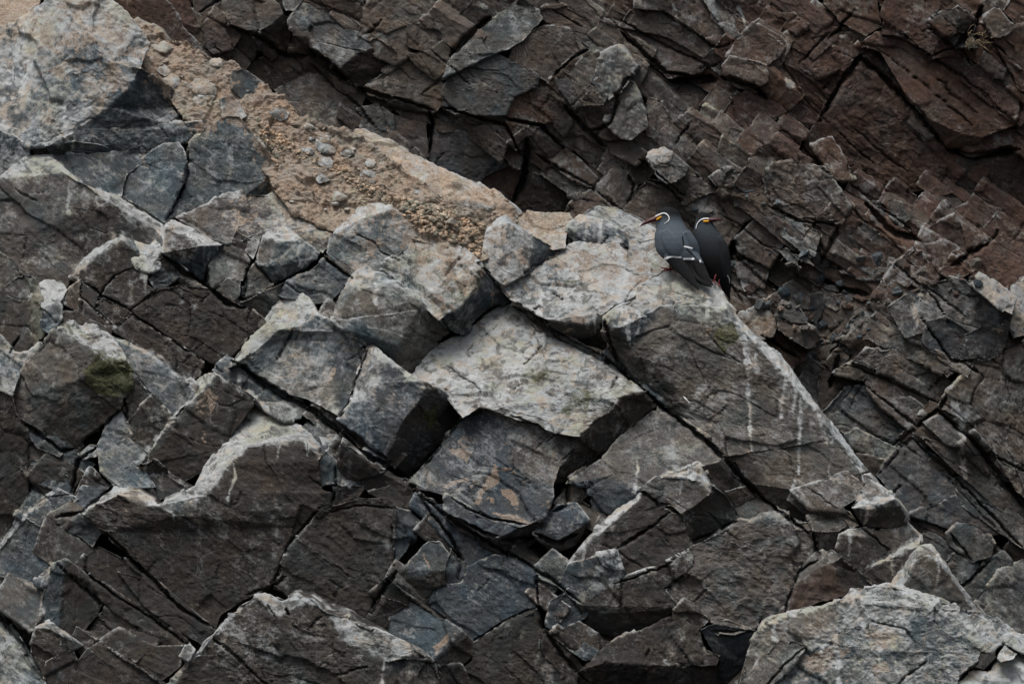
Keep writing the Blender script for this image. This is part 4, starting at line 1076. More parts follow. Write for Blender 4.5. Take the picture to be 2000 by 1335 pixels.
B(C, -.10, [(1044,282),(1054,268),(1076,276),(1120,310),(1160,346),(1150,358),(1120,348),(1060,302)],
  [((0,1,2,3,4,5,6,7),.05,.55,'b100')], name='rock_slab', label='upper of two parallel bar-shaped slabs in the rear cliff', cat='rock slab')
B(C, -.11, [(1032,312),(1040,293),(1076,316),(1146,366),(1140,380),(1126,388),(1082,356),(1036,326)],
  [((0,1,2,3,4,5,6,7),.0,.6,'g100')], name='rock_slab', label='lower of two parallel bar-shaped slabs in the rear cliff', cat='rock slab')
P(C, .02, [(1030,330),(1080,362),(1126,394),(1150,420),(1040,430),(1000,410)], .1,.0,'d010')
P(C, -.05, [(1098,420),(1120,392),(1150,372),(1182,392),(1180,420),(1150,440)], 0,.4,'b100')
B(C, -.08, [(1164,362),(1200,314),(1226,342),(1242,362),(1236,382),(1222,404),(1190,398),(1166,376),(1184,340)],
  [((1,2,3,4,5,6,8),.1,.3,'b100'),((0,1,8,6,7),-.6,.4,'b200')], name='rock_block', label='cube-like brown block left of the loose cream-topped stone', cat='rock block')
P(C, -.04, [(1226,342),(1250,300),(1268,312),(1280,330),(1262,350),(1244,356)], .2,.1,'d010')
P(C, -.05, [(1222,406),(1246,366),(1262,352),(1292,352),(1340,398),(1320,440),(1270,470),(1225,450)], .05,.3,'b100')
B(C, -.16, [(1261,306),(1270,293),(1295,291),(1311,299),(1341,325),(1336,336),(1309,354),(1291,346),(1270,322),(1300,303),(1291,314),(1276,319)],
  [((0,1,2,3,9,10,11),0,1.6,'w930'),((11,10,9,3,4,5,6,7,8),.05,.35,'g200'),((0,11,8),-.5,-.3,'d000')], thick=.12,
  name='stone', label='loose squarish stone with a cream-coloured cap above the birds', cat='stone')
P(C, -.04, [(1300,355),(1335,338),(1370,350),(1400,372),(1360,380),(1340,398)], .1,.4,'b110')
P(C, -.05, [(1340,402),(1360,380),(1386,378),(1420,400),(1446,440),(1420,480),(1400,500),(1370,440)], .1,.45,'b200')
P(C, -.01, [(1400,385),(1440,372),(1480,420),(1440,440)], .2,.2,'b000')
P(C, .04, [(1400,505),(1448,440),(1440,470),(1440,500),(1425,540)], .3,-.2,'d000')
P(C, -.05, [(1434,472),(1480,428),(1532,470),(1526,482),(1502,522),(1452,492)], .05,.3,'b100')
P(C, -.10, [(1530,462),(1530,440),(1536,426),(1560,430),(1604,462),(1592,500),(1586,504),(1556,482)], .1,.5,'g400', name='stone', label='bright grey angular stone right of the birds', cat='stone')
P(C, -.09, [(1522,491),(1535,485),(1560,514),(1566,527),(1546,516)], .1,.6,'g200', thick=.12)
P(C, -.08, [(1544,496),(1580,504),(1590,521),(1562,508)], .1,.6,'g200', thick=.12)
P(C, -.05, [(1488,346),(1510,325),(1560,320),(1612,330),(1652,410),(1640,440),(1600,432),(1560,426),(1490,388)], .05,.3,'b100', amp=1.5, name='rock_slab', label='layered brown slab in the rear cliff to the right of the birds', cat='rock slab')
P(C, -.03, [(1380,345),(1420,330),(1484,345),(1486,386),(1530,425),(1480,425),(1430,390)], .1,.35,'b110', amp=1.6)
# --- upper middle strata
P(C, -.05, [(1208,62),(1250,50),(1300,75),(1382,120),(1376,136),(1340,146),(1310,150),(1240,102)], .1,.5,'b110', name='rock_slab', label='olive brown slab over a dark cleft in the upper rear cliff', cat='rock slab')
P(C, .07, [(1290,150),(1345,150),(1400,140),(1410,170),(1380,190),(1320,175)], 0,-.6,'d000')
P(C, .0, [(1210,50),(1230,20),(1290,20),(1380,80),(1410,115),(1385,120),(1300,70)], .1,.3,'b100')
P(C, -.01, [(1240,15),(1260,-40),(1340,-40),(1400,40),(1440,80),(1420,100),(1380,76),(1300,20)], .1,.3,'b200')
P(C, -.05, [(1340,-40),(1400,-40),(1430,20),(1450,60),(1436,76),(1400,42)], .1,.4,'g400')
B(C, -.09, [(1412,132),(1425,117),(1460,124),(1492,132),(1496,160),(1481,170),(1420,148),(1478,188),(1424,162)],
  [((0,1,2,3,4,5,6),.05,.35,'b100'),((6,5,7,8),0,-1.2,'d000')], name='rock_block', label='ribbed square block in the upper rear cliff', cat='rock block')
P(C, -.04, [(1420,112),(1440,85),(1480,55),(1520,75),(1535,88),(1520,110),(1494,128),(1440,116)], .1,.5,'r120')
P(C, -.04, [(1366,204),(1402,164),(1432,190),(1426,220),(1408,226)], 0,.4,'b100')
P(C, -.05, [(1364,226),(1378,208),(1412,228),(1400,250),(1386,246)], 0,.5,'b200')
P(C, -.06, [(1412,268),(1428,250),(1466,264),(1462,296),(1450,296),(1424,282)], 0,.4,'g200')
P(C, -.02, [(1300,185),(1360,185),(1366,226),(1350,250),(1320,235)], 0,.2,'b000')
P(C, -.02, [(1430,190),(1480,180),(1545,190),(1540,215),(1500,240),(1440,240)], .1,.2,'r000')
P(C, -.05, [(1530,72),(1590,5),(1632,38),(1640,52),(1620,62),(1580,78),(1620,90),(1590,115),(1545,90)], .1,.4,'r100', name='rock_slab', label='reddish slab with jagged lower edge in the upper rear cliff', cat='rock slab')
P(C, -.03, [(1540,82),(1588,78),(1632,60),(1690,92),(1640,130),(1600,150),(1560,130)], .1,.3,'r100')
P(C, -.05, [(1610,5),(1630,-40),(1700,-40),(1720,50),(1690,66),(1640,40)], .1,.4,'r100')
P(C, .06, [(1545,345),(1580,270),(1602,230),(1668,120),(1690,108),(1712,130),(1790,215),(1852,310),(1832,362),(1700,392),(1640,362)], .05,.05,'r000', amp=1.1)
P(C, .02, [(1600,232),(1610,160),(1640,135),(1662,118),(1640,160)], -.8,-.2,'r000')
B(C, -.06, [(1672,88),(1720,62),(1762,70),(1850,125),(1932,182),(1988,236),(1922,262),(1902,252),(1870,257),(1800,222),(1716,97),(1880,292),(1850,276)],
  [((0,1,2,3,4,5,6,7,8,9,10),.1,.35,'r120'),((9,8,7,6,11,12),.1,-1.0,'r000')], name='rock_slab', label='long warm brown slab with cracks across the upper right', cat='rock slab')
P(C, -.02, [(1720,62),(1740,-40),(1810,-40),(1860,60),(1930,120),(1990,180),(1985,232),(1930,180),(1850,122),(1760,68)], .1,.3,'r110', amp=1.3)
P(C, -.09, [(1876,292),(1922,262),(1962,240),(1996,252),(1980,275),(1930,295),(1900,300)], .1,.6,'r300')
B(C, -.12, [(1818,42),(1840,26),(1868,17),(1876,50),(1866,64),(1840,68),(1905,40),(1900,60)],
  [((0,1,2,3),-.3,1.0,'g300'),((0,3,4,5),-.1,.1,'r000'),((2,6,7,4,3),.7,-.1,'d000')], thick=.14, name='stone', label='wedge-shaped stone with a light top lodged at the upper right', cat='stone')
P(C, -.08, [(1852,72),(1880,61),(1892,66),(1908,92),(1870,92)], .1,.5,'g200', thick=.12)
B(C, -.10, [(1924,32),(1945,14),(1972,46),(1982,52),(1960,66),(1936,72)], [((0,1,2,3,4,5),.2,.5,'b200')], name='stone', label='pointed brown stone beside the dry grass at the upper right', cat='stone')
P(C, -.06, [(1940,72),(1985,54),(2080,40),(2080,210),(1992,172),(1962,112)], .1,.2,'r000')
P(C, -.04, [(1960,20),(2000,-40),(2080,-40),(2080,40),(1990,50)], .1,.3,'r100')
P(C, -.05, [(1590,285),(1625,270),(1660,330),(1670,352),(1640,350)], -.3,.5,'r200')
P(C, .08, [(1880,300),(1940,296),(2000,280),(2080,300),(2080,420),(1980,400),(1900,380),(1860,340)], .1,.0,'d010')
# --- rubble-strewn ledges right of the birds
P(C, -.10, [(1690,392),(1720,398),(1730,440),(1720,448),(1700,430)], .2,.4,'g300')
P(C, -.09, [(1735,395),(1760,398),(1772,430),(1760,445),(1740,425)], .2,.4,'g200')
P(C, -.05, [(1640,490),(1680,482),(1730,500),(1740,545),(1690,550),(1645,530)], 0,.7,'g300', amp=1.6)
P(C, -.04, [(1745,520),(1780,490),(1810,505),(1800,530),(1770,560),(1745,550)], .1,.4,'b200')
P(C, .05, [(1580,535),(1640,530),(1640,575),(1600,590)], 0,-.5,'r010')
P(C, -.02, [(1810,450),(1860,420),(1880,470),(1870,520),(1820,510)], .1,.1,'r000')
P(C, -.02, [(1880,500),(1920,480),(2000,470),(2080,480),(2080,560),(1960,560),(1900,540)], .1,.4,'r010')
P(C, -.14, [(1514,614),(1525,587),(1546,595),(1571,620),(1571,627),(1545,624)], 0,.6,'g200', thick=.12, name='stone', label='upper of two long stones resting right of the birds\' slab', cat='stone')
B(C, -.16, [(1515,622),(1530,613),(1560,625),(1586,641),(1596,661),(1586,676),(1575,681),(1540,656),(1518,641),(1570,650)],
  [((0,1,2,3,9),0,1.2,'w300'),((0,9,6,7,8),-.1,.2,'b000'),((9,3,4,5,6),.5,-.2,'b012')], thick=.12, name='stone', label='lower flat-topped stone of the two resting right of the birds\' slab', cat='stone')
P(C, -.13, [(1446,612),(1470,604),(1500,598),(1514,625),(1506,652),(1480,662),(1452,632)], 0,.9,'o330')
P(C, -.10, [(1476,666),(1506,650),(1540,662),(1578,688),(1562,702),(1532,720)], .05,.4,'r100')
P(C, -.08, [(1556,746),(1575,711),(1592,735),(1604,770),(1600,815)], .1,.3,'k100')
P(C, -.08, [(1597,738),(1606,722),(1626,725),(1647,750),(1630,790),(1606,806)], .1,.2,'d000')
P(C, -.07, [(1530,560),(1550,550),(1580,575),(1575,600),(1545,595)], .1,.5,'b120')
P(C, -.08, [(1560,580),(1600,575),(1604,600),(1590,630),(1560,610)], .1,.4,'k100')
P(C, -.08, [(1610,565),(1650,570),(1655,595),(1630,605),(1606,590)], 0,.8,'g200')
P(C, -.08, [(1650,575),(1680,568),(1685,600),(1660,620),(1646,600)], .1,.3,'k000')
P(C, -.06, [(1440,520),(1475,512),(1500,530),(1490,560),(1455,565)], .05,.5,'b200')
# --- pale shoulder and layered slabs at the right
P(C, -.14, [(1734,604),(1800,560),(1850,545),(1880,555),(1970,620),(1978,642),(1930,652),(1892,650),(1850,640),(1800,652),(1770,662)], .05,.45,'g300', name='rock_slab', label='grey sloping slab with white trickles at the right of the rear cliff', cat='rock slab')
P(C, -.20, [(1893,552),(1910,533),(1946,555),(1982,582),(1976,612),(1958,602)], .1,.9,'w510', thick=.16, name='rock_block', label='pale bar-shaped block lying on the grey sloping slab at the right', cat='rock block')
P(C, -.17, [(1978,560),(2000,548),(2080,560),(2080,640),(1980,660)], .1,.7,'w540')
P(C, -.18, [(1803,668),(1814,632),(1850,622),(1880,640),(1892,650),(1902,662),(1906,702),(1862,704),(1815,682)], .1,.1,'k100', name='boulder', label='left of two dark rounded rocks at the right edge', cat='boulder')
P(C, -.18, [(1886,656),(1920,640),(1966,645),(1968,662),(1950,692),(1920,706),(1896,702)], .1,.05,'k100', name='boulder', label='right of two dark rounded rocks at the right edge', cat='boulder')
B(C, -.14, [(1625,662),(1660,621),(1692,619),(1732,640),(1800,672),(1866,722),(1850,735),(1800,712),(1740,690),(1690,665),(1660,680),(1700,645)],
  [((0,1,2,3,4,5,6,7,8,11),-.1,1.1,'w321'),((0,11,8,9,10),0,-.3,'d000')], amp=1.7)
P(C, -.12, [(1766,664),(1800,656),(1815,684),(1862,706),(1904,706),(1890,735),(1866,722),(1802,674)], .1,.7,'w230')
P(C, -.16, [(1846,775),(1880,735),(1905,708),(1960,690),(2080,640),(2080,1020),(1992,962),(1942,882),(1902,832),(1832,792)], .05,.3,'b200', amp=1.5, name='rock_wall', label='broad grey brown face with a white dropping streak at the right border', cat='rock face')
P(C, -.12, [(1660,712),(1690,690),(1740,692),(1800,714),(1856,738),(1862,790),(1836,782),(1760,742)], .05,.35,'b200', amp=1.4)
P(C, -.10, [(1624,730),(1660,714),(1752,744),(1842,788),(1816,806),(1790,782),(1700,745)], .05,.3,'b110')
P(C, -.11, [(1688,748),(1712,742),(1784,784),(1818,808),(1790,826),(1770,832),(1722,792)], .05,.4,'b100')
P(C, -.12, [(1604,806),(1652,756),(1690,762),(1742,816),(1792,838),(1776,852),(1746,872),(1720,862),(1660,850)], .05,.4,'g110', amp=1.3)
P(C, -.12, [(1640,858),(1672,838),(1720,864),(1746,876),(1740,896),(1690,880)], .05,.5,'g200')
P(C, -.09, [(1674,885),(1742,900),(1720,920),(1700,935)], .05,.1,'b000')
P(C, -.13, [(1714,928),(1750,885),(1782,855),(1862,932),(1872,960),(1822,986),(1780,1002),(1762,985)], .05,.35,'g110', name='rock_slab', label='grey rectangular slab in the rear cliff, right of the ridge end', cat='rock slab')
P(C, -.12, [(1806,824),(1832,814),(1884,852),(1872,872),(1850,866)], .05,.5,'g200')
P(C, -.09, [(1798,855),(1850,870),(1880,875),(1990,972),(2080,1046),(2080,1090),(1950,990),(1870,920)], .1,.2,'b100')
P(C, .0, [(1870,870),(1900,845),(1945,900),(1990,968),(1950,950)], .2,-.3,'d000')
P(C, -.10, [(1866,935),(1880,925),(1990,1010),(2080,1095),(2080,1120),(1990,1060),(1880,985)], .05,.4,'g110')
P(C, -.08, [(1776,1006),(1824,990),(1876,966),(1960,1035),(1940,1040),(1900,1020),(1856,1030)], .05,.3,'g100')
P(C, -.11, [(1852,1042),(1870,1025),(1920,1026),(1942,1060),(1936,1082),(1902,1092),(1862,1064)], .05,.4,'g200')
P(C, -.11, [(1790,1040),(1812,1036),(1852,1062),(1912,1102),(1900,1125),(1876,1140),(1842,1100)], .05,.35,'g100')
P(C, -.11, [(1880,1148),(1910,1112),(1960,1075),(1976,1100),(1940,1150),(1910,1172)], .05,.3,'g100')
P(C, -.13, [(1900,1180),(1960,1112),(2000,1092),(2080,1050),(2080,1300),(1992,1246),(1950,1214)], .05,.45,'g310')
stain(C, [(1862,790),(1874,815),(1882,850),(1878,880),(1886,930)], 6, 0, .9)
stain(C, [(1802,575),(1792,600),(1788,640)], 5, 0, .9)
stain(C, [(1315,15),(1318,30),(1322,45)], 6, 0, .8)
stain(C, [(1390,-10),(1395,20),(1400,50)], 5, 0, .7)
stain(C, [(1448,15),(1456,50),(1460,60)], 2.5, 0, .9)
stain(C, [(1535,155),(1545,165)], 6, 0, .8)
stain(C, [(1970,560),(1985,600),(1980,650)], 5, 1, .8)
stain(C, [(1930,640),(1990,650)], 6, 1, .5)
# ================================================================ open joints and hairline cracks (real grooves in the rock)
for path, w, dp in [
    ([(455,705),(500,738),(560,775),(610,800),(660,840),(700,880),(760,915),(800,945)],9,.10),([(800,945),(830,985),(880,1050),(900,1090),(895,1130)],5,.06),
    ([(1000,590),(1040,618),(1100,660),(1160,690),(1200,715),(1240,745)],9,.10),([(1240,745),(1300,800),(1375,855),(1412,892),(1460,945),(1530,1005),(1580,1040)],6,.09),
    ([(800,935),(845,890),(905,815)],4,.05),([(262,615),(330,660),(402,706),(440,730)],3,.04),([(367,290),(366,345),(345,392),(322,438)],2.5,.04),([(236,386),(280,412),(322,438)],2.5,.035),
    ([(316,495),(360,532),(402,556),(440,590),(480,602)],6,.08),([(484,520),(478,580)],5,.06),([(500,515),(535,556)],3,.05),([(535,556),(600,525),(628,503)],3,.04),([(630,500),(690,545)],3,.05),
    ([(160,548),(196,574),(252,604),(290,640)],2.5,.03),([(196,574),(225,537),(262,520)],2.5,.03),([(158,550),(157,612)],2.2,.025),([(157,580),(220,638)],2.2,.025),([(225,638),(262,612)],2.5,.03),([(255,605),(300,570)],2.2,.025),([(188,602),(197,575)],2.2,.025),
    ([(876,968),(920,997),(962,1012),(1030,1024)],3,.04),([(870,1003),(975,1050)],4,.06),([(800,950),(870,1005),(980,1075),(1045,1110),(1090,1140),(1135,1178)],5,.06),([(1048,1115),(1052,1180),(1060,1225),(1100,1280),(1150,1335)],4,.05),
    ([(1200,1075),(1290,1014),(1310,1000)],4,.05),([(1255,957),(1287,985),(1308,984)],3,.04),([(1347,1060),(1412,1030),(1446,1013)],2.6,.04),([(1200,1140),(1300,1105),(1345,1068)],2.5,.03),([(1298,1150),(1340,1118)],3,.04),
    ([(1530,1205),(1546,1155),(1562,1117),(1600,1090)],3.2,.05),([(1640,1000),(1680,1025),(1740,1078)],2.6,.035),
    ([(625,990),(590,1030),(560,1070),(545,1110),(530,1145)],2.8,.04),([(480,1160),(530,1145),(560,1165)],3.4,.035),([(530,1145),(560,1125)],2.5,.03),([(775,1115),(745,1155),(720,1205)],4.5,.06),
    ([(240,1075),(300,1132),(350,1185),(420,1228)],4.5,.06),([(170,1120),(240,1170),(300,1210),(370,1260)],3,.04),([(110,1100),(200,1180)],3,.04),([(0,1200),(45,1262),(85,1335)],8,.10),([(205,1040),(250,1080)],4,.05),([(110,1010),(160,1000),(220,950)],4,.05),
    ([(655,905),(655,945),(650,985)],3,.04),([(243,780),(250,830)],3,.04),([(150,870),(205,826),(235,800)],3.4,.05),([(45,822),(120,880),(150,875)],5,.06),([(262,727),(298,772),(338,815)],2,.02),([(140,960),(150,900),(190,870)],5,.06),
    ([(1179,625),(1200,690),(1232,738)],6,.05),([(1060,672),(1040,700),(1022,712)],3,.018),([(1000,812),(1052,830)],3.4,.03),([(718,682),(694,748),(682,788),(662,815)],2.6,.04),([(862,622),(882,648)],2.4,.03),([(925,505),(945,525),(996,583)],2.6,.03),
    ([(742,528),(776,551)],2.2,.025),([(405,520),(402,556)],4,.06),([(470,710),(505,740)],6,.07),([(1110,940),(1110,985),(1080,1000)],4,.05),([(1046,1042),(1090,1060),(1128,1040)],5,.06),([(980,1055),(1045,1050)],6,.06),
    ([(30,370),(75,395)],1.8,.015),([(40,650),(20,690)],3,.04),([(300,900),(268,910)],3,.04),([(640,1000),(700,985),(765,990)],2.4,.025),([(765,1020),(770,1110)],2.2,.025),([(920,1255),(985,1213),(1045,1185)],3,.035),([(1215,1130),(1210,1190)],2.2,.02),
    ([(1390,1230),(1470,1232)],3,.03),([(1600,1090),(1590,1040)],5,.06),([(540,705),(563,662),(575,640)],2.5,.03),([(900,500),(870,540)],2.4,.02),([(1090,500),(1040,520),(1020,540)],2.4,.02)]:
    crack_line(R, path, w, dp)
for path, w, dp in [([(410,1240),(450,1270),(490,1310),(530,1345)],3,.03),([(520,1180),(540,1205)],3,.03),([(630,1200),(600,1230)],2.2,.02),([(555,1186),(566,1200)],5,.04),([(720,1300),(650,1320)],2.2,.02)]:
    crack_line(OUT1, path, w, dp)
for path, w, dp in [([(1575,1262),(1530,1300),(1490,1345)],3,.03),([(1810,1290),(1770,1320),(1745,1345)],3.4,.03),([(1700,1210),(1770,1230),(1790,1260)],2.2,.015),([(1960,1255),(1930,1300),(1900,1310)],4,.05)]:
    crack_line(OUT2, path, w, dp)
for path, w, dp in [
    ([(865,208),(930,228),(990,245),(1010,290),(1030,300)],5,.08),([(838,215),(845,240),(838,300)],4,.07),([(880,110),(905,80),(960,30)],8,.08),([(770,190),(845,215)],4,.06),([(1030,270),(1025,340),(1000,400)],10,.11),([(1045,300),(1120,345),(1160,365)],2.6,.04),
    ([(1250,130),(1225,155),(1205,185),(1195,240),(1150,260)],3,.045),([(1080,150),(1120,110),(1150,95)],4,.06),([(1210,60),(1300,140),(1360,150)],5,.08),([(1310,158),(1400,155)],11,.10),([(1410,150),(1480,172),(1500,195)],7,.09),([(1215,40),(1300,90),(1390,130),(1410,120)],2.6,.035),
    ([(1290,20),(1400,95),(1440,80)],2.2,.03),([(1560,125),(1620,62)],2.4,.03),([(1600,235),(1640,165),(1680,112),(1712,135),(1790,215),(1850,290)],7,.09),([(1715,95),(1800,160),(1900,245)],2.2,.03),([(1760,70),(1850,130),(1930,185)],2.2,.03),([(1800,40),(1880,100),(1900,130)],2.4,.03),
    ([(1930,60),(1960,120),(1990,170)],2.2,.03),([(1850,290),(1900,305),(1990,290)],10,.10),([(1870,88),(1905,45),(1920,10)],8,.09),([(1790,835),(1835,795),(1850,775)],4.5,.06),([(1745,870),(1790,835)],3,.04),([(1780,855),(1870,935),(1960,1030),(2000,1070)],3.2,.05),
    ([(1830,800),(1900,860),(1990,970),(2030,1010)],7,.09),([(1690,750),(1750,800),(1790,830)],3,.04),([(1660,712),(1740,745),(1840,790)],3,.04),([(1715,925),(1780,855)],2.6,.035),([(1855,1040),(1900,1095)],3,.04),([(1880,1145),(1940,1090)],3.4,.045),([(1490,655),(1560,700)],4,.06),
    ([(1165,375),(1200,400),(1240,440)],3,.04),([(1226,342),(1240,362),(1225,400)],4,.05),([(1262,352),(1300,360),(1340,400)],3,.04),([(1435,470),(1420,520)],8,.09),([(1600,540),(1640,565),(1700,575)],7,.08),([(1640,440),(1600,520)],5,.05),([(700,170),(770,195)],5,.06),
    ([(600,95),(640,120),(690,165)],7,.08),([(500,68),(560,110),(600,110)],6,.07),([(450,48),(500,70)],4,.05),([(1100,205),(1150,255),(1190,290)],5,.07),([(985,230),(1060,245),(1100,290)],6,.08),([(1500,400),(1560,430),(1640,440)],3,.04),([(1820,110),(1870,90)],2.4,.03),
    ([(1690,395),(1740,450),(1800,470)],7,.08),([(1860,520),(1900,490),(1940,470)],6,.07),([(1800,620),(1860,705),(1905,705)],4,.05),([(1640,690),(1620,760)],6,.07)]:
    crack_line(C, path, w, dp)
gk = random.Random(77)
for _ in range(105):                        # bedding cracks and cross joints all over the rear cliff
    x, y = gk.uniform(380, 2020), gk.uniform(-10, 1200)
    along = gk.random() < .62
    a = math.radians((38 if along else -50) + gk.gauss(0, 7))
    L = gk.uniform(40, 190) if along else gk.uniform(20, 80)
    p = [(x, y)]
    for k in range(3):
        a2 = a + gk.gauss(0, .10)
        p.append((p[-1][0] + L / 3 * math.cos(a2), p[-1][1] + L / 3 * math.sin(a2)))
    crack_line(C, p, gk.uniform(1.5, 3.4), gk.uniform(.012, .04))
for _ in range(50):
    x, y = gk.uniform(0, 1900), gk.uniform(450, 1330)
    along = gk.random() < .6
    a = math.radians((38 if along else -48) + gk.gauss(0, 9))
    L = gk.uniform(30, 140) if along else gk.uniform(20, 70)
    p = [(x, y)]
    for k in range(3):
        a2 = a + gk.gauss(0, .14)
        p.append((p[-1][0] + L / 3 * math.cos(a2), p[-1][1] + L / 3 * math.sin(a2)))
    crack_line(R, p, gk.uniform(1.3, 2.2), gk.uniform(.006, .018))
# ================================================================ unnamed rock between the traced blocks
SKYLINE = [(-200,-300),(200,-300),(200,-5),(250,27),(285,60),(332,86),(387,106),(446,133),(500,158),(535,197),(580,232),(650,258),(700,256),(790,296),(880,342),(984,394),(1010,416),(1110,420),(1176,406),(1284,444),(1300,526),(1396,552),(1448,627),(1506,683),(1600,805),(1692,916),(1770,995),(1800,1046),(1904,1182),(1990,1240),(2200,1330),(2200,1700),(-200,1700)]
def split(r, size, out, g):
    u0, v0, u1, v1 = r
    du, dv = u1 - u0, v1 - v0
    lu, lv = size[0] * g.uniform(.6, 2.0), size[1] * g.uniform(.6, 1.9)
    if du <= lu and dv <= lv:
        out.append(r)
        return
    if du / lu > dv / lv:
        c = u0 + du * g.uniform(.35, .65)
        split((u0, v0, c, v1), size, out, g); split((c, v0, u1, v1), size, out, g)
    else:
        c = v0 + dv * g.uniform(.35, .65)
        split((u0, v0, u1, c), size, out, g); split((u0, c, u1, v1), size, out, g)

def fill(group, region, size, off, tones, seed, limit, others, inside, least):
    g = random.Random(seed)
    cells = []
    split((-1900, -1500, 1900, 1500), size, cells, g)
    ca, sa = math.cos(TH), math.sin(TH)
    made = 0
    cand = []
    gx_, gy_ = np.meshgrid(np.arange(-40, 2041, 8.0), np.arange(-40, 1377, 8.0))
    covered = np.zeros(gx_.shape, bool)                  # what the traced blocks already show
    for poly in others:
        a = np.array(poly)
        c0, c1 = [int(np.clip((v + 40) / 8, 0, gx_.shape[1])) for v in (a[:, 0].min(), a[:, 0].max() + 8)]
        r0, r1 = [int(np.clip((v + 40) / 8, 0, gx_.shape[0])) for v in (a[:, 1].min(), a[:, 1].max() + 8)]
        if c1 > c0 and r1 > r0:
            sub = in_poly(gx_[r0:r1, c0:c1].ravel(), gy_[r0:r1, c0:c1].ravel(), poly)
            covered[r0:r1, c0:c1] |= sub.reshape(r1 - r0, c1 - c0)
    for (u0, v0, u1, v1) in cells:
        du, dv = u1 - u0, v1 - v0
        def jit(u, v):                                   # shared by the cells meeting at a corner
            n = vnoise(np.array([[u / 70.0, v / 45.0, seed], [u / 70.0, v / 45.0, seed + 9.5]]), 77 + seed)
            return u + 14 * float(n[0]), v + 8 * float(n[1])
        q = [jit(u0 + .8, v0 + .8), jit(u1 - .8, v0 + .8), jit(u1 - .8, v1 - .8), jit(u0 + .8, v1 - .8)]
        # photo axes: u runs down to the right along the bedding, v up to the right across it
        pts = [(1000 + u * ca + v * sa, 667 + u * sa - v * ca) for u, v in q]
        cx, cy = sum(p[0] for p in pts) / 4, sum(p[1] for p in pts) / 4
        if not (-120 < cx < 2120 and -110 < cy < 1445):
            continue
        sx, sy = [], []
        for a in np.linspace(.06, .94, 6):
            for b_ in np.linspace(.06, .94, 6):
                top = [(1 - a) * pts[3][k] + a * pts[2][k] for k in (0, 1)]
                bot = [(1 - a) * pts[0][k] + a * pts[1][k] for k in (0, 1)]
                sx.append(b_ * top[0] + (1 - b_) * bot[0]); sy.append(b_ * top[1] + (1 - b_) * bot[1])
        sx, sy = np.array(sx), np.array(sy)
        ins = in_poly(sx, sy, region)
        if ins.mean() < inside:
            continue
        cov = ~((sx > -20) & (sx < 2020) & (sy > -20) & (sy < 1355))
        ci = np.clip(((sx + 40) / 8).round().astype(int), 0, gx_.shape[1] - 1)
        ri = np.clip(((sy + 40) / 8).round().astype(int), 0, gx_.shape[0] - 1)
        cov |= covered[ri, ci]
        vis = 1 - cov.mean()
        if vis < least:
            continue
        cand.append((vis * du * dv, pts, du, dv))
    cand.sort(key=lambda c: -c[0])
    for area, pts, du, dv in cand[:limit]:
        p = np.array(pts)
        lerp = lambda a, b_, t: tuple(p[a] * (1 - t) + p[b_] * t)
        t1, t2 = g.uniform(.12, .3), g.uniform(.05, .22)
        # corners: 0,1 lower edge, 2,3 upper edge; 4,5 upper bevel; 6,7 left end
        P4, P5 = lerp(3, 0, t1), lerp(2, 1, t1 * g.uniform(.4, 1.3))
        if group == REAR:                             # ledges: steep dark risers, narrow lit treads
            gx, gz = g.gauss(.02, .22), g.gauss(.06, .24)
            t1 = g.uniform(.10, .34)
            P4, P5 = lerp(3, 0, t1), lerp(2, 1, t1 * g.uniform(.4, 1.3))
        else:
            gx, gz = g.gauss(.06, .16), g.gauss(.22, .22)
        tone = g.choice(tones) + str(g.choice([0, 0, 1, 1, 2])) + str(g.choice([0, 0, 0, 1])) + '0'
        pp = [tuple(v) for v in p] + [P4, P5]
        B(group, off + (g.gauss(0, .010) if g.random() < .8 else g.uniform(-.05, .05)), pp,
          [((0, 1, 5, 4), gx, gz, tone), ((4, 5, 2, 3), gx + g.uniform(0, .5), gz + g.uniform(.4, 1.1), tone)])
        made += 1
    return made

def outline(b):
    cnt = {}
    for idx, *_ in b['facets']:
        l = list(idx)
        a = sum(b['pts'][l[q]][0] * b['pts'][l[(q + 1) % len(l)]][1] - b['pts'][l[(q + 1) % len(l)]][0] * b['pts'][l[q]][1] for q in range(len(l)))
        if a < 0:
            l.reverse()
        yield [b['pts'][i] for i in l]

polys = {}
for b in BLOCKS:
    polys.setdefault(b['group'], []).extend(outline(b))
front = polys[OUT1] + polys[OUT2]
inner_sky = [(x - 20, y + 34) for x, y in SKYLINE]
n1 = fill(RIDGE, inner_sky, (120, 62), .05, 'ddkdb', 3, 130, polys[RIDGE] + front + [EARTH], .97, .25)
HOLE = [(-300,-300),(2300,-300),(2300,1700),(-300,1700)]
sky_in = [(x - 6, y + 14) for x, y in SKYLINE]
n2 = fill(REAR, HOLE, (104, 44), .0, 'bbrbd', 5, 200, polys[REAR] + [sky_in], .55, .12)
for b in BLOCKS[-n2:]:                               # the upper right of the rear cliff is redder
    c = np.mean([p for p in b['pts']], axis=0)
    red = c[0] + (500 - c[1]) * .9 > 1650
    b['facets'] = [(i, gx, gz, ('r' if red and m[0] in 'bd' else 'b' if m[0] == 'r' else m[0]) + m[1:]) for i, gx, gz, m in b['facets']]

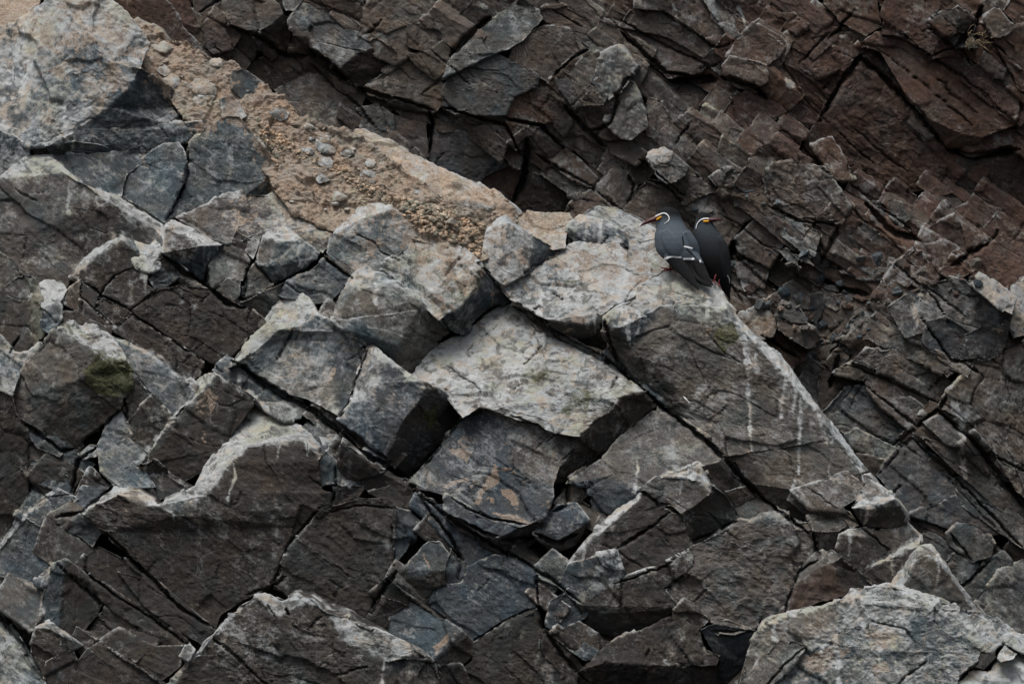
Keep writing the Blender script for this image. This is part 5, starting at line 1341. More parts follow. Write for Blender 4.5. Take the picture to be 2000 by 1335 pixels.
# dry earth slope: one sheet of soil
gs = random.Random(37)
EX, EY = [p[0] for p in EARTH], [p[1] for p in EARTH]
tries = 0
while tries < 1500:                                   # stones half sunk in the soil
    tries += 1
    if sum(1 for b in BLOCKS if b['kw'].get('name') == 'stone' and b['kw'].get('soil_stone')) >= 56:
        break
    x, y = gs.uniform(270, 985), gs.uniform(50, 505)
    if not in_poly(np.array([x]), np.array([y]), EARTH)[0]:
        continue
    r = 5 + 22 * gs.random() ** 2.2
    n = gs.randint(5, 7)
    a0 = gs.uniform(0, 6)
    pts = [(x + r * gs.uniform(.7, 1.35) * math.cos(a0 + 6.283 * k / n), y + r * .68 * gs.uniform(.7, 1.3) * math.sin(a0 + 6.283 * k / n)) for k in range(n)]
    pts.append((x + gs.uniform(-.3, .3) * r, y - gs.uniform(0, .35) * r))
    code = gs.choice(['o340', 't250', 'o330', 'o250', 'b230', 'b330'])
    B(RIDGE, .075 - r * .0007, pts, [((k, (k + 1) % n, n), gs.uniform(-.4, .4) + .5 * math.cos(a0 + 6.283 * (k + .5) / n), .8 - .7 * math.sin(a0 + 6.283 * (k + .5) / n), code) for k in range(n)],
      name='stone', soil_stone=True, thick=.06, grow=0, smooth=2)
B(RIDGE, .075, EARTH, [(tuple(range(len(EARTH))), .05, .80, 't240')], name='earth_slope', structure=True, grow=9, soil=1.0, amp=1.5, thick=.12, mat='earth', fine=.0065)

# ---------------------------------------------------------------- base sheets behind the blocks
def grid_sheet(name, group, keep, off, mat, tone, x0, x1, z0, z1, step, seed, avoid=()):
    nx, nz = int((x1 - x0) / step) + 1, int((z1 - z0) / step) + 1
    X, Z = np.meshgrid(np.linspace(x0, x1, nx), np.linspace(z0, z1, nz))
    X, Z = X.ravel(), Z.ravel()
    Y = np.array([macro(group, x, z) for x, z in zip(X, Z)]) + off
    k = (DIST + Y) / DIST
    V = np.stack((X * k, Y, Z * k), 1)
    idx = np.arange(nx * nz).reshape(nz, nx)
    a, b_, c, d = idx[:-1, :-1].ravel(), idx[:-1, 1:].ravel(), idx[1:, 1:].ravel(), idx[1:, :-1].ravel()
    T = np.concatenate((np.stack((a, b_, c), 1), np.stack((a, c, d), 1)))
    if keep is not None:
        ok = in_poly(X * S + 1000, 667.5 - Z * S, keep)
        for poly in avoid:                            # keep behind the blocks set far back on the crest
            ok &= ~in_poly(X * S + 1000, 667.5 - Z * S, poly)
        T = T[ok[T].all(1)]
    n = np.tile(np.array([0, -1.0, .3]) / 1.044, (len(V), 1))
    m = dict(V=V, n=n, T=T, front=np.ones(len(V), bool))
    roughen([m], [(seed, 0, 0)], [(1.3, 0, 1.0)])
    E = uedges(T)
    attrs = dict(tone=np.tile(np.array(TONES[tone]), (len(V), 1)), mask=np.concatenate((np.zeros((len(V), 3)), np.zeros((len(V), 1))), 1))
    o = link_mesh(name, m['V'], T, mat, None, attrs)
    o['kind'] = 'structure'
    return o

inner = [(x - 22, y + 34) for x, y in SKYLINE]
ridge_base = grid_sheet('rock_ridge', RIDGE, inner, .15, M_RIDGE, 'd', -2.6, 2.6, -1.9, 1.6, .03, 3.3,
    [EARTH] + [p for b in BLOCKS if b['group'] == RIDGE and b['off'] > .055 for p in outline(b)])
rear_base = grid_sheet('rear_cliff', REAR, None, .12, M_REAR, 'd', -3.2, 3.2, -2.2, 2.4, .03, 8.1)

# ---------------------------------------------------------------- neighbouring faces share their weathering
cen, tn_, mk_, ar_, gr_ = [], [], [], [], []
for b in BLOCKS:
    for idx, gx, gz, code in b['facets']:
        p = np.array([b['pts'][i] for i in idx])
        cen.append(p.mean(0)); tn_.append(TONES[code[0]]); mk_.append([int(ch) / 9.0 for ch in (code[1:] + '000')[:3]])
        q = np.roll(p, -1, 0)
        ar_.append(min(9000.0, abs((p[:, 0] * q[:, 1] - q[:, 0] * p[:, 1]).sum()) / 2 + 50)); gr_.append('RCOP'[[RIDGE, REAR, OUT1, OUT2].index(b['group'])])
cen, tn_, mk_, ar_, gr_ = np.array(cen), np.log(np.array(tn_)), np.array(mk_), np.array(ar_), np.array(gr_)
k_ = 0
for b in BLOCKS:
    b['tones'], b['masks'] = [], []
    for f in b['facets']:
        w_ = np.exp(-((cen - cen[k_]) ** 2).sum(1) / (2 * 105.0 ** 2)) * ar_ * (gr_ == gr_[k_])
        w_ = w_ / w_.sum()
        own = .72 if b['kw'].get('soil') else .80 if b['group'] == RIDGE else .62
        b['tones'].append(np.exp(own * tn_[k_] + (1 - own) * (w_[:, None] * tn_).sum(0)))
        b['masks'].append(.72 * mk_[k_] + .28 * (w_[:, None] * mk_).sum(0))
        k_ += 1

# ---------------------------------------------------------------- make all blocks
gd = random.Random(55)                                # fresh drips below ledges whitened by the birds
for b in list(BLOCKS):
    if b['group'] in (RIDGE, OUT2) and not b['kw'].get('soil_stone'):
        for idx, gx, gz, code in b['facets']:
            if int(code[1:2] or 0) >= 3 and gz > .6:
                low = sorted((b['pts'][i] for i in idx), key=lambda p: -p[1])[:3]
                for _ in range(gd.choice([0, 1, 1, 2])):
                    p, q = gd.sample(low, 2)
                    t = gd.random()
                    x, y = p[0] + (q[0] - p[0]) * t, p[1] + (q[1] - p[1]) * t - 8
                    L = gd.uniform(18, 75)
                    stain(b['group'], [(x, y), (x + gd.uniform(-4, 4), y + L * .5), (x + gd.uniform(-6, 6), y + L)], gd.uniform(1.4, 3.4), 0, gd.uniform(.35, .75))
meshes, seeds, amps = [], [], []
for grp, link in ((RIDGE, .68), (REAR, .40), (OUT1, 0), (OUT2, 0)):
    solve_group([b for b in BLOCKS if b['group'] == grp], link, 16.0)
eb = next(b for b in BLOCKS if b['kw'].get('name') == 'earth_slope')
em = block_mesh(eb)
ek = DIST / (DIST + em['V'][:, 1])
ex_, ey_ = em['V'][:, 0] * ek * S + 1000, 667.5 - em['V'][:, 2] * ek * S
for b in BLOCKS:                                      # bed the stones in the soil
    if b['kw'].get('soil_stone'):
        c = np.mean(b['pts'], axis=0)
        dd = np.hypot(ex_ - c[0], ey_ - c[1]) + 1e3 * ~em['front']
        yy = em['V'][np.argsort(dd)[:6], 1].mean()
        b['solved'] = (b['solved'][0], b['solved'][1] - b['solved'][1].mean() + yy - .004)
for i, b in enumerate(BLOCKS):
    m = em if b is eb else block_mesh(b)
    meshes.append(m)
    g = random.Random(1000 + i)
    seeds.append((g.uniform(0, 50), g.uniform(0, 50), g.uniform(0, 50)))
    amps.append((b['kw'].get('amp', 1.0), b['kw'].get('soil', 0.0), 1.0 if b['group'] == REAR else 0.0))
roughen(meshes, seeds, amps)
outs = {}
order = sorted(range(len(BLOCKS)), key=lambda i: 0 if BLOCKS[i]['kw'].get('structure') else 1)
ntri = 0
for i in order:
    b, m = BLOCKS[i], meshes[i]
    kw, grp = b['kw'], b['group']
    mask = m['mask'].copy()
    carve(grp, m['V'])
    apply_stains(grp, m['V'], mask)
    g = random.Random(5000 + i)
    f = g.uniform(.88, 1.14) * (.9 if grp == REAR else 1.0)
    if grp == REAR:
        m['tone'] = m['tone'] * np.array([.95, .85, .80])
    tone = m['tone'] * f * np.array([1 + g.uniform(-.03, .03), 1, 1 + g.uniform(-.04, .04)])
    edge = np.clip(m['edge'], 0, 1)
    attrs = dict(tone=tone, mask=np.concatenate((np.clip(mask, 0, 1.4), edge[:, None]), 1))
    mat = M_EARTH if kw.get('mat') == 'earth' else M_REAR if grp == REAR else M_RIDGE
    parent = None
    name = kw.get('name', 'rock_block')
    if not kw.get('label') and not kw.get('structure'):
        parent = earth_obj if kw.get('soil_stone') else {RIDGE: ridge_base, REAR: rear_base, OUT1: outs.get(OUT1), OUT2: outs.get(OUT2)}[grp]
    o = link_mesh(name, m['V'], m['T'], mat, parent, attrs)
    ntri += len(m['T'])
    b['obj'] = o
    if kw.get('structure'):
        o['kind'] = 'structure'
        if name == 'earth_slope':
            earth_obj = o
        if grp in (OUT1, OUT2):
            outs[grp] = o
    elif kw.get('label'):
        o['label'] = kw['label']; o['category'] = kw['cat']; o['kind'] = 'thing'
print('blocks', len(BLOCKS), 'fill', n1, n2, 'tris', ntri)

def surface_y(px, py, cands):
    """Depth of the rock surface at a photo pixel among the given blocks (nearest to the camera)."""
    best = None
    for b in cands:
        V = b.get('Vc')
        if V is None:
            V = np.zeros(len(b['obj'].data.vertices) * 3, np.float32); b['obj'].data.vertices.foreach_get('co', V); V = V.reshape(-1, 3); b['Vc'] = V
        k = DIST / (DIST + V[:, 1])
        d = np.hypot(V[:, 0] * k * S + 1000 - px, 667.5 - V[:, 2] * k * S - py)
        near = d < 7
        if near.any():
            y = V[near, 1].min()
            best = y if best is None else min(best, y)
    return best
# ================================================================ birds
def tag(o, label, cat, group=None):
    o['label'] = label; o['category'] = cat
    if group:
        o['group'] = group
    return o

def tube(path, radii, seg=8):
    """Tapered tube through 3-D points."""
    pts = [Vector(p) for p in path]
    V, T = [], []
    for i, p in enumerate(pts):
        d = (pts[min(i + 1, len(pts) - 1)] - pts[max(i - 1, 0)]).normalized()
        a = d.cross(Vector((0, 1, 0.01))).normalized()
        c = d.cross(a).normalized()
        for s in range(seg):
            t = 2 * math.pi * s / seg
            V.append(p + (a * math.cos(t) + c * math.sin(t)) * radii[i])
    for i in range(len(pts) - 1):
        for s in range(seg):
            a0, a1 = i * seg + s, i * seg + (s + 1) % seg
            T += [(a0, a1, a0 + seg), (a1, a1 + seg, a0 + seg)]
    for ring, flip in ((0, True), ((len(pts) - 1) * seg, False)):
        c = len(V)
        V.append(pts[0] if ring == 0 else pts[-1])
        for s in range(seg):
            a0, a1 = ring + s, ring + (s + 1) % seg
            T.append((a1, a0, c) if flip else (a0, a1, c))
    return np.array([v[:] for v in V]), np.array(T)

def spline(ctrl, n):
    ctrl = np.array(ctrl, float)
    t = np.linspace(0, len(ctrl) - 1, n)
    out = []
    for q in t:
        i = min(int(q), len(ctrl) - 2); f = q - i
        p0, p1, p2, p3 = ctrl[max(i - 1, 0)], ctrl[i], ctrl[i + 1], ctrl[min(i + 2, len(ctrl) - 1)]
        out.append(.5 * (2 * p1 + (p2 - p0) * f + (2 * p0 - 5 * p1 + 4 * p2 - p3) * f * f + (3 * p1 - p0 - 3 * p2 + p3) * f ** 3))
    return np.array(out)

def bird_material():
    m = bpy.data.materials.new('plumage'); m.use_nodes = True
    nt = m.node_tree; bs = nt.nodes['Principled BSDF']
    at = nt.nodes.new('ShaderNodeAttribute'); at.attribute_name = 'feather'
    geo = nt.nodes.new('ShaderNodeNewGeometry')
    mp = nt.nodes.new('ShaderNodeMapping'); mp.inputs['Scale'].default_value = (1, 1, .45)
    nt.links.new(geo.outputs['Position'], mp.inputs[0])
    n = noise_n(nt, mp.outputs[0], 230.0, 5, .65)
    sc = nt.nodes.new('ShaderNodeVectorMath'); sc.operation = 'SCALE'
    nt.links.new(at.outputs['Color'], sc.inputs[0]); nt.links.new(ramp(nt, n, .3, .7, .86, 1.14, False), sc.inputs['Scale'])
    nt.links.new(sc.outputs[0], bs.inputs['Base Color'])
    bs.inputs['Roughness'].default_value = .8
    bs.inputs['Specular IOR Level'].default_value = .12
    bp = nt.nodes.new('ShaderNodeBump'); bp.inputs['Strength'].default_value = .18; bp.inputs['Distance'].default_value = .002
    nt.links.new(n, bp.inputs['Height']); nt.links.new(bp.outputs[0], bs.inputs['Normal'])
    return m

M_PLUME = bird_material()
M_WHITE = plain('white_feather', (.97, .97, .95), .7, .02)
M_YELLOW = plain('yellow_wattle', (.80, .36, .012), .5, .08)
M_BILL = plain('dark_red_bill', (.062, .010, .012), .42, .2, 120)
M_LEG = plain('red_leg', (.15, .010, .016), .5, .2)
M_EYE = plain('dark_eye', (.006, .005, .005), .15, .1)
SLATE, BLACK, CAP, WHT = (.086, .104, .122), (.0095, .0098, .0105), (.013, .0135, .0145), (.9, .9, .9)

def build_bird(name, label, y0, rings, wedges, colour, bill, plume, wattle, eye, legs):
    """rings: (centre px, row py, half width px, half depth px, depth shift px) from crown to tail;
    wedges: flat feather shapes (folded wing points, tail); all fused into one skin."""
    M = lambda px, py, dy=0.0: P3(*W(px, py), y0 + dy / S)
    root = bpy.data.objects.new(name, None)
    scene.collection.objects.link(root)
    r = spline([(a, b_, c, d, e) for a, b_, c, d, e in rings], 70)
    seg = 44
    V, T = [], []
    for a, b_, c, d, e in r:
        c, d = max(c, .4), max(d, .4)
        for s in range(seg):
            t = 2 * math.pi * s / seg
            V.append(M(a + c * math.cos(t), b_, e + d * math.sin(t)))
    for i in range(len(r) - 1):
        for s in range(seg):
            a0, a1 = i * seg + s, i * seg + (s + 1) % seg
            T += [(a0, a0 + seg, a1), (a1, a0 + seg, a1 + seg)]
    top, bot = len(V), len(V) + 1
    V += [M(r[0][0], r[0][1] - .5, r[0][4]), M(r[-1][0], r[-1][1] + .5, r[-1][4])]
    for s in range(seg):
        T += [(top, s, (s + 1) % seg), (bot, (len(r) - 1) * seg + (s + 1) % seg, (len(r) - 1) * seg + s)]
    V, T = np.array(V), np.array(T)
    parts = [(V, T)]
    for path, wid, thk in wedges:                     # path (px, py, dy), half widths, half thickness
        p = spline(path, 26); wd = spline([(q,) for q in wid], 26)[:, 0]; tk = spline([(q,) for q in thk], 26)[:, 0]
        VV, TT = [], []
        for i in range(len(p)):
            d = p[min(i + 1, 25)] - p[max(i - 1, 0)]
            nrm = np.array([-d[1], d[0]]) / (np.hypot(d[0], d[1]) + 1e-6)
            for s in range(16):
                t = 2 * math.pi * s / 16
                VV.append(M(p[i][0] + nrm[0] * wd[i] * math.cos(t), p[i][1] + nrm[1] * wd[i] * math.cos(t), p[i][2] + tk[i] * math.sin(t)))
        for i in range(len(p) - 1):
            for s in range(16):
                a0, a1 = i * 16 + s, i * 16 + (s + 1) % 16
                TT += [(a0, a1, a0 + 16), (a1, a1 + 16, a0 + 16)]
        c0, c1 = len(VV), len(VV) + 1
        VV += [M(*p[0]), M(*p[-1])]
        for s in range(16):
            TT += [(c0, (s + 1) % 16, s), (c1, 25 * 16 + s, 25 * 16 + (s + 1) % 16)]
        parts.append((np.array(VV), np.array(TT)))
    o = 0; AV, AT = [], []
    for v, t in parts:
        AV.append(v); AT.append(t + o); o += len(v)
    body = link_mesh('body', np.concatenate(AV), np.concatenate(AT), M_PLUME, None)
    mod = body.modifiers.new('fuse', 'REMESH'); mod.mode = 'VOXEL'; mod.voxel_size = .0016
    sm = body.modifiers.new('soften', 'SMOOTH'); sm.factor = .5; sm.iterations = 4
    dg = bpy.context.evaluated_depsgraph_get()
    me = bpy.data.meshes.new_from_object(body.evaluated_get(dg))
    body.modifiers.clear()
    body.data = me
    body.parent = root
    if not me.materials:
        me.materials.append(M_PLUME)
    n = len(me.vertices)
    co = np.zeros(n * 3, np.float32); me.vertices.foreach_get('co', co); co = co.reshape(-1, 3)
    k = DIST / (DIST + co[:, 1])
    px, py = co[:, 0] * k * S + 1000, 667.5 - co[:, 2] * k * S
    col = np.ones((n, 4), np.float32)
    col[:, :3] = colour(px, py, (co[:, 1] - y0) * S)
    a = me.attributes.new('feather', 'FLOAT_COLOR', 'POINT'); a.data.foreach_set('color', col.ravel())
    me.polygons.foreach_set('use_smooth', np.ones(len(me.polygons), bool))
    def skin_y(x, y):                                 # near surface at a pixel
        d = np.hypot(px - x, py - y); m_ = d < 2.2
        return (co[m_, 1].min() - y0) * S if m_.any() else 0
    # bill: upper and lower halves, slightly hooked
    bp = spline(bill['path'], 16)
    bw = spline([(q,) for q in bill['w']], 16)[:, 0]
    v, t = tube([M(*q) for q in bp], [max(q, .3) / S for q in bw], 12)
    link_mesh('bill', v, t, M_BILL, root)
    pl = spline(plume['path'], 22)
    v, t = tube([M(q[0], q[1], skin_y(q[0], q[1]) - .3) for q in pl], [max(q, .35) / S for q in np.interp(np.linspace(0, 1, 22), np.linspace(0, 1, len(plume['w'])), plume['w'])], 8)
    link_mesh('moustache_plume', v, t, M_WHITE, root)
    wp = spline(wattle['path'], 10)
    v, t = tube([M(q[0], q[1], skin_y(q[0], q[1]) - .2) for q in wp], [max(q, .3) / S for q in np.interp(np.linspace(0, 1, 10), np.linspace(0, 1, len(wattle['w'])), wattle['w'])], 10)
    link_mesh('gape_wattle', v, t, M_YELLOW, root)
    ev, et = tube([M(eye[0], eye[1] - 1.6, skin_y(*eye) + .6), M(eye[0], eye[1] - .8, skin_y(*eye) + .2), M(eye[0], eye[1], skin_y(*eye)), M(eye[0], eye[1] + .8, skin_y(*eye) + .2), M(eye[0], eye[1] + 1.6, skin_y(*eye) + .6)], [.3 / S, 1.2 / S, 1.5 / S, 1.2 / S, .3 / S], 10)
    link_mesh('eye', ev, et, M_EYE, root)
    for leg in legs:
        vs, ts, oo = [], [], 0
        for path, w in leg:
            p = spline(path, 9)
            v, t = tube([M(*q) for q in p], [q / S for q in np.interp(np.linspace(0, 1, 9), np.linspace(0, 1, len(w)), w)], 8)
            vs.append(v); ts.append(t + oo); oo += len(v)
        link_mesh('leg', np.concatenate(vs), np.concatenate(ts), M_LEG, root)
    tag(root, label, 'bird', 'terns perched on the slab')
    return root

slab = [b for b in BLOCKS if b['kw'].get('name') == 'bird_slab']
near = slab + [b for b in BLOCKS if b['kw'].get('name') == 'rock_shelf']
yA = surface_y(1306, 529, near)
yB = surface_y(1394, 554, near)

def band(px, py, path, w):
    return seg_dist(px, py, path) < w

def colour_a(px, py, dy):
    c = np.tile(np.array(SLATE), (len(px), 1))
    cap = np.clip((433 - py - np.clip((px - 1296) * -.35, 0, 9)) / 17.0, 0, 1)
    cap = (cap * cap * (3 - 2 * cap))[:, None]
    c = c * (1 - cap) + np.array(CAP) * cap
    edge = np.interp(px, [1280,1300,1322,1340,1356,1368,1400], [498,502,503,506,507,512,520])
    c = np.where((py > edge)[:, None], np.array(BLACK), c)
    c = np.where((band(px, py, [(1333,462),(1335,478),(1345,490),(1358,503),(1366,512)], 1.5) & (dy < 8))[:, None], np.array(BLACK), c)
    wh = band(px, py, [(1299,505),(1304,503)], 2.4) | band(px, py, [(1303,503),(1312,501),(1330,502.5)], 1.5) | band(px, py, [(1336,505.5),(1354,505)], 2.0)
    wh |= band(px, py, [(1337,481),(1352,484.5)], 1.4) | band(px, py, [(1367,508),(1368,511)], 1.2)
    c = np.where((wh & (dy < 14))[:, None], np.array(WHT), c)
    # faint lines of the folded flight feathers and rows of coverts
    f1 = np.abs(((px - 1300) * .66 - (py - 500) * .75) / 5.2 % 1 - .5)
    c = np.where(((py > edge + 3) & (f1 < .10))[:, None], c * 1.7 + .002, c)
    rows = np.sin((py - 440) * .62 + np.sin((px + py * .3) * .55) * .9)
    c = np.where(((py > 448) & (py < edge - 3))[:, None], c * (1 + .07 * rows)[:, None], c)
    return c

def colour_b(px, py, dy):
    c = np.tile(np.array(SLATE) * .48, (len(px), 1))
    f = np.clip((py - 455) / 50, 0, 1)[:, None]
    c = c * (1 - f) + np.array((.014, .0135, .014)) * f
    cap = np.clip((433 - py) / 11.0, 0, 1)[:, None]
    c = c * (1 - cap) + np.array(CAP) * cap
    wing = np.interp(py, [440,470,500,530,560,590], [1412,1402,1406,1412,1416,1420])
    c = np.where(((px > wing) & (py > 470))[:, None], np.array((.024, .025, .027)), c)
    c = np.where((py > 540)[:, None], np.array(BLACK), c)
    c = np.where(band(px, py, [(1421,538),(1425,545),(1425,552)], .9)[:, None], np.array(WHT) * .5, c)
    return c

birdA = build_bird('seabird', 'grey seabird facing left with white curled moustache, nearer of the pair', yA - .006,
    [(1303,403.5,3,3,10),(1303,407,15,14,10),(1304,414,22,19,10),(1305,423,25,22,9),(1308,434,26.5,24,8),(1312,446,30,28,5),(1316,460,37.5,33,2),(1320,476,41,35,0),(1324,490,42,34,-2),(1329,501,38,31,-4),(1335,512,30,25,-7),(1343,522,23,18,-14),(1352,532,15,11,-24),(1362,542,8,6,-36),(1372,551,4,3,-46)],
    [([(1300,497,-22),(1325,516,-32),(1348,542,-46),(1366,568,-62)],[8,13,9,.8],[8,6,4,.8]),
     ([(1352,492,-18),(1364,516,-30),(1376,538,-42),(1393,557,-54)],[10,11,9,1.5],[9,6,4,1.2]),
     ([(1338,520,-18),(1358,540,-34),(1378,553,-48),(1391,561,-56)],[10,9,6,1],[6,4,3,1]),
     ([(1298,450,-24),(1309,470,-32),(1324,490,-33),(1344,507,-26)],[7,16,15,4],[4,5,5,2]),
     ([(1340,452,-20),(1352,474,-22),(1361,494,-20),(1368,512,-16)],[8,10,8,1],[6,7,5,1])],
    colour_a, dict(path=[(1289,424,6),(1280,427,4),(1268,431.5,2),(1258,436.5,1),(1250,442,0)], w=[6,5.8,4.4,2.8,.5]),
    dict(path=[(1280.5,423),(1287,419.5),(1296,416.3),(1303,419),(1307,425.5),(1305,432),(1297,437)], w=[1.9,1.5,1.25,1.1,1.0,.85,.4]),
    dict(path=[(1282.5,428.5),(1287,426.5),(1292,422.5)], w=[1.6,2.6,1.2]), (1293,413.5),
    [[([(1307,508,-4),(1309,516,-6),(1308,526,-8)],[2.2,1.9,1.8]),([(1308,526,-8),(1299,524,-12),(1291,523,-14)],[1.8,1.4,.8]),([(1308,526,-8),(1302,528,-14),(1296,530,-18)],[1.7,1.3,.7])],
     [([(1314,512,4),(1313,520,3),(1312,527,1)],[2.2,1.9,1.7]),([(1312,527,1),(1305,526,-3),(1298,525,-6)],[1.7,1.3,.8])]])
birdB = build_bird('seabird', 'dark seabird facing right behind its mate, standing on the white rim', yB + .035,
    [(1374,414,3,3,0),(1374,417,9,10,0),(1374,422,13.5,13,0),(1374.5,430,16,15,0),(1375.5,439,18.5,17,0),(1378,450,23.5,22,0),(1383,464,28.5,26,0),(1388,480,31,28,0),(1393,498,31.5,28,0),(1397,515,29,26,0),(1401,530,25,22,1),(1406,543,19,17,3),(1412,555,12,11,5),(1418,568,6.5,6,7),(1423,578,3.5,3,8),(1426,587,1,1,9)],
    [([(1404,462,-12),(1414,490,-14),(1420,520,-10),(1424,552,-4),(1425,575,2)],[7,10,8,5,1],[8,9,7,4,1])],
    colour_b, dict(path=[(1381,429.5,-8),(1388,429.5,-9),(1396,429,-10),(1404,428.8,-10),(1411,429.4,-10)], w=[4.8,4.7,4.0,2.6,.5]),
    dict(path=[(1384,427),(1376,427),(1368,430),(1362,437),(1359,447)], w=[1.5,1.35,1.15,1.0,.5]),
    dict(path=[(1373,431.5),(1378,432.5),(1384,431.5)], w=[1.0,2.4,1.8]), (1377,424),
    [[([(1400,532,-14),(1397,540,-20),(1394.5,549,-22)],[1.9,1.5,1.4]),([(1394.5,549,-22),(1397,553,-26),(1399,556,-28)],[1.6,1.4,.8]),([(1394.5,549,-22),(1391,549,-27),(1388,550,-30)],[1.5,1.2,.7])],
     [([(1408,538,-8),(1405,546,-12),(1403,553,-14)],[1.9,1.5,1.3]),([(1403,553,-14),(1405,556,-18),(1407,559,-20)],[1.5,1.2,.7])]])

# ================================================================ loose rubble, gravel, dry grass
def pebble(g, sub=1):
    """Small irregular stone: squashed, sheared icosphere-like hull."""
    ph = (1 + 5 ** .5) / 2
    v = np.array([(-1,ph,0),(1,ph,0),(-1,-ph,0),(1,-ph,0),(0,-1,ph),(0,1,ph),(0,-1,-ph),(0,1,-ph),(ph,0,-1),(ph,0,1),(-ph,0,-1),(-ph,0,1)]) / 1.9
    t = np.array([(0,11,5),(0,5,1),(0,1,7),(0,7,10),(0,10,11),(1,5,9),(5,11,4),(11,10,2),(10,7,6),(7,1,8),(3,9,4),(3,4,2),(3,2,6),(3,6,8),(3,8,9),(4,9,5),(2,4,11),(6,2,10),(8,6,7),(9,8,1)])
    v = v * np.array([g.uniform(.8, 1.5), g.uniform(.6, 1.0), g.uniform(.45, .9)])
    v = v + np.array([[g.uniform(-.22, .22) for _ in range(3)] for _ in range(12)])
    a = g.uniform(0, 6.28); b_ = g.uniform(-.7, .7)
    R1 = np.array([(math.cos(a), -math.sin(a), 0), (math.sin(a), math.cos(a), 0), (0, 0, 1)])
    R2 = np.array([(math.cos(b_), 0, -math.sin(b_)), (0, 1, 0), (math.sin(b_), 0, math.cos(b_))])
    return v @ R1.T @ R2.T, t

def scatter(name, parent, mat, region, cands, count, size, tones, seed, flat=.45):
    g = random.Random(seed)
    pts = []
    for b in cands:
        V = b.get('Vc')
        if V is None:
            V = np.zeros(len(b['obj'].data.vertices) * 3, np.float32); b['obj'].data.vertices.foreach_get('co', V); V = V.reshape(-1, 3); b['Vc'] = V
        k = DIST / (DIST + V[:, 1])
        keep = in_poly(V[:, 0] * k * S + 1000, 667.5 - V[:, 2] * k * S, region)
        nn = np.zeros(len(V) * 3, np.float32); b['obj'].data.vertex_normals.foreach_get('vector', nn)
        keep &= (nn.reshape(-1, 3)[:, 2] > flat) & (nn.reshape(-1, 3)[:, 1] < 0)
        pts.append(V[keep])
    pts = np.concatenate(pts)
    if not len(pts):
        return
    VV, TT, CC, o = [], [], [], 0
    for _ in range(count):
        p = pts[g.randrange(len(pts))]
        v, t = pebble(g)
        s = size[0] * (size[1] / size[0]) ** (g.random() ** 2.2)
        VV.append(v * s + p + np.array([0, -s * .25, s * .1])); TT.append(t + o); o += len(v)
        c = np.array(TONES[g.choice(tones)]) * g.uniform(.7, 1.25)
        CC.append(np.tile(c, (12, 1)))
    V, T, c = np.concatenate(VV), np.concatenate(TT), np.concatenate(CC)
    mk = np.zeros((len(V), 4)); mk[:, 0] = .12
    ob = link_mesh(name, V, T, mat, parent, dict(tone=c, mask=mk), smooth=False)
    ob['kind'] = 'stuff'
    return ob

earth = [b for b in BLOCKS if b['kw'].get('name') == 'earth_slope']
SOIL = [(500,230),(600,300),(680,330),(760,380),(860,410),(950,440),(940,500),(880,480),(800,440),(740,395),(640,330),(560,300),(540,330),(510,280)]
scatter('soil_crumbs', earth[0]['obj'], M_EARTH, SOIL, earth, 2600, (.0022, .010), 'tttttoo', 21)
scatter('soil_crumbs', earth[0]['obj'], M_EARTH, [(760,380),(860,405),(950,440),(935,505),(880,480),(810,440)], earth, 1500, (.003, .013), 'ttttoo', 22)
rear_b = [b for b in BLOCKS if b['group'] == REAR]
scatter('rubble', rear_base, M_REAR, [(1420,500),(1560,480),(1700,560),(1760,600),(1640,720),(1560,700),(1480,620)], rear_b, 200, (.006, .028), 'bbgkr', 23)
scatter('rubble', rear_base, M_REAR, [(1640,470),(1800,480),(1990,500),(1990,560),(1760,600),(1640,560)], rear_b, 110, (.005, .024), 'brrk', 24)
scatter('rubble', rear_base, M_REAR, [(1300,340),(1480,320),(1540,430),(1440,470),(1330,400)], rear_b, 60, (.005, .02), 'bbg', 25)

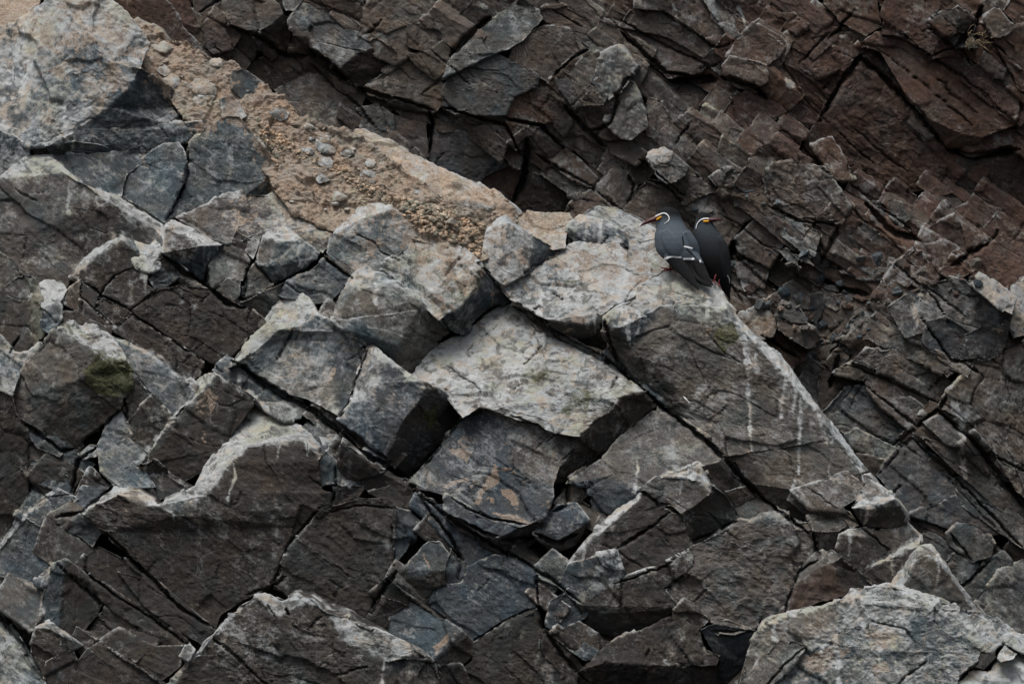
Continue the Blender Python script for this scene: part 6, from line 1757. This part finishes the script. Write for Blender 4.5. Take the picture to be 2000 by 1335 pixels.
v, t = pebble(random.Random(4))
pe = surface_y(881, 436, earth)
c = np.array(P3(*W(881, 433), pe - .006))
o = link_mesh('pebble', v * np.array([.024, .018, .02]) + c, t, M_EARTH, None, dict(tone=np.tile((.36, .32, .26), (12, 1)), mask=np.tile((.5, 0, 0, 0), (12, 1))), smooth=False)
tag(o, 'pale cream pebble lying on the loose brown soil', 'pebble')

M_STRAW = plain('straw', (.23, .18, .105), .8, .3, 80)
g = random.Random(11)
VV, TT, oo = [], [], 0
ys = surface_y(1893, 74, rear_b) - .012
for _ in range(44):
    x0, y0_ = g.uniform(1884, 1922), g.uniform(62, 92)
    a = g.uniform(-.9, 1.6); L = g.uniform(8, 22)
    p = [P3(*W(x0, y0_), ys + g.uniform(-.01, .01)), P3(*W(x0 + L * .5 * math.cos(a), y0_ + L * .5 * math.sin(a) - g.uniform(0, 4)), ys - g.uniform(0, .02)), P3(*W(x0 + L * math.cos(a), y0_ + L * math.sin(a)), ys + g.uniform(-.015, .01))]
    v, t = tube(p, [.0011, .0010, .0005], 5)
    VV.append(v); TT.append(t + oo); oo += len(v)
tag(link_mesh('dry_grass', np.concatenate(VV), np.concatenate(TT), M_STRAW), 'tuft of dry yellow grass under the stones at the upper right', 'dry grass')

M_TWIG = plain('bleached_twig', (.40, .385, .35), .8, .2, 90)
def lying(path, w, lift=.005):
    p = spline(path, 14)
    return tube([P3(*W(x, y), surface_y(x, y, near) - lift) for x, y in p], [max(q, .25) / S for q in np.interp(np.linspace(0, 1, 14), np.linspace(0, 1, len(w)), w)], 6)
VV, TT, oo = [], [], 0
for path, w in (([(1302,577),(1314,583),(1322,590),(1334,588),(1346,583)], [.7, 1.1, 1.4, 1.1, .5]), ([(1322,590),(1317,596),(1314,604)], [1.2, .9, .4]), ([(1340,585),(1352,586),(1364,583)], [.9, .8, .3])):
    v, t = lying(path, w)
    VV.append(v); TT.append(t + oo); oo += len(v)
tag(link_mesh('twig', np.concatenate(VV), np.concatenate(TT), M_TWIG), 'bleached forked twig lying on the slab below the left bird', 'twig')
v, t = lying([(1334,773),(1340,779),(1348,788)], [.4, 1.3, .3])
tag(link_mesh('feather', v, t, M_WHITE), 'tiny white feather caught on the edge of the birds\' slab', 'feather')
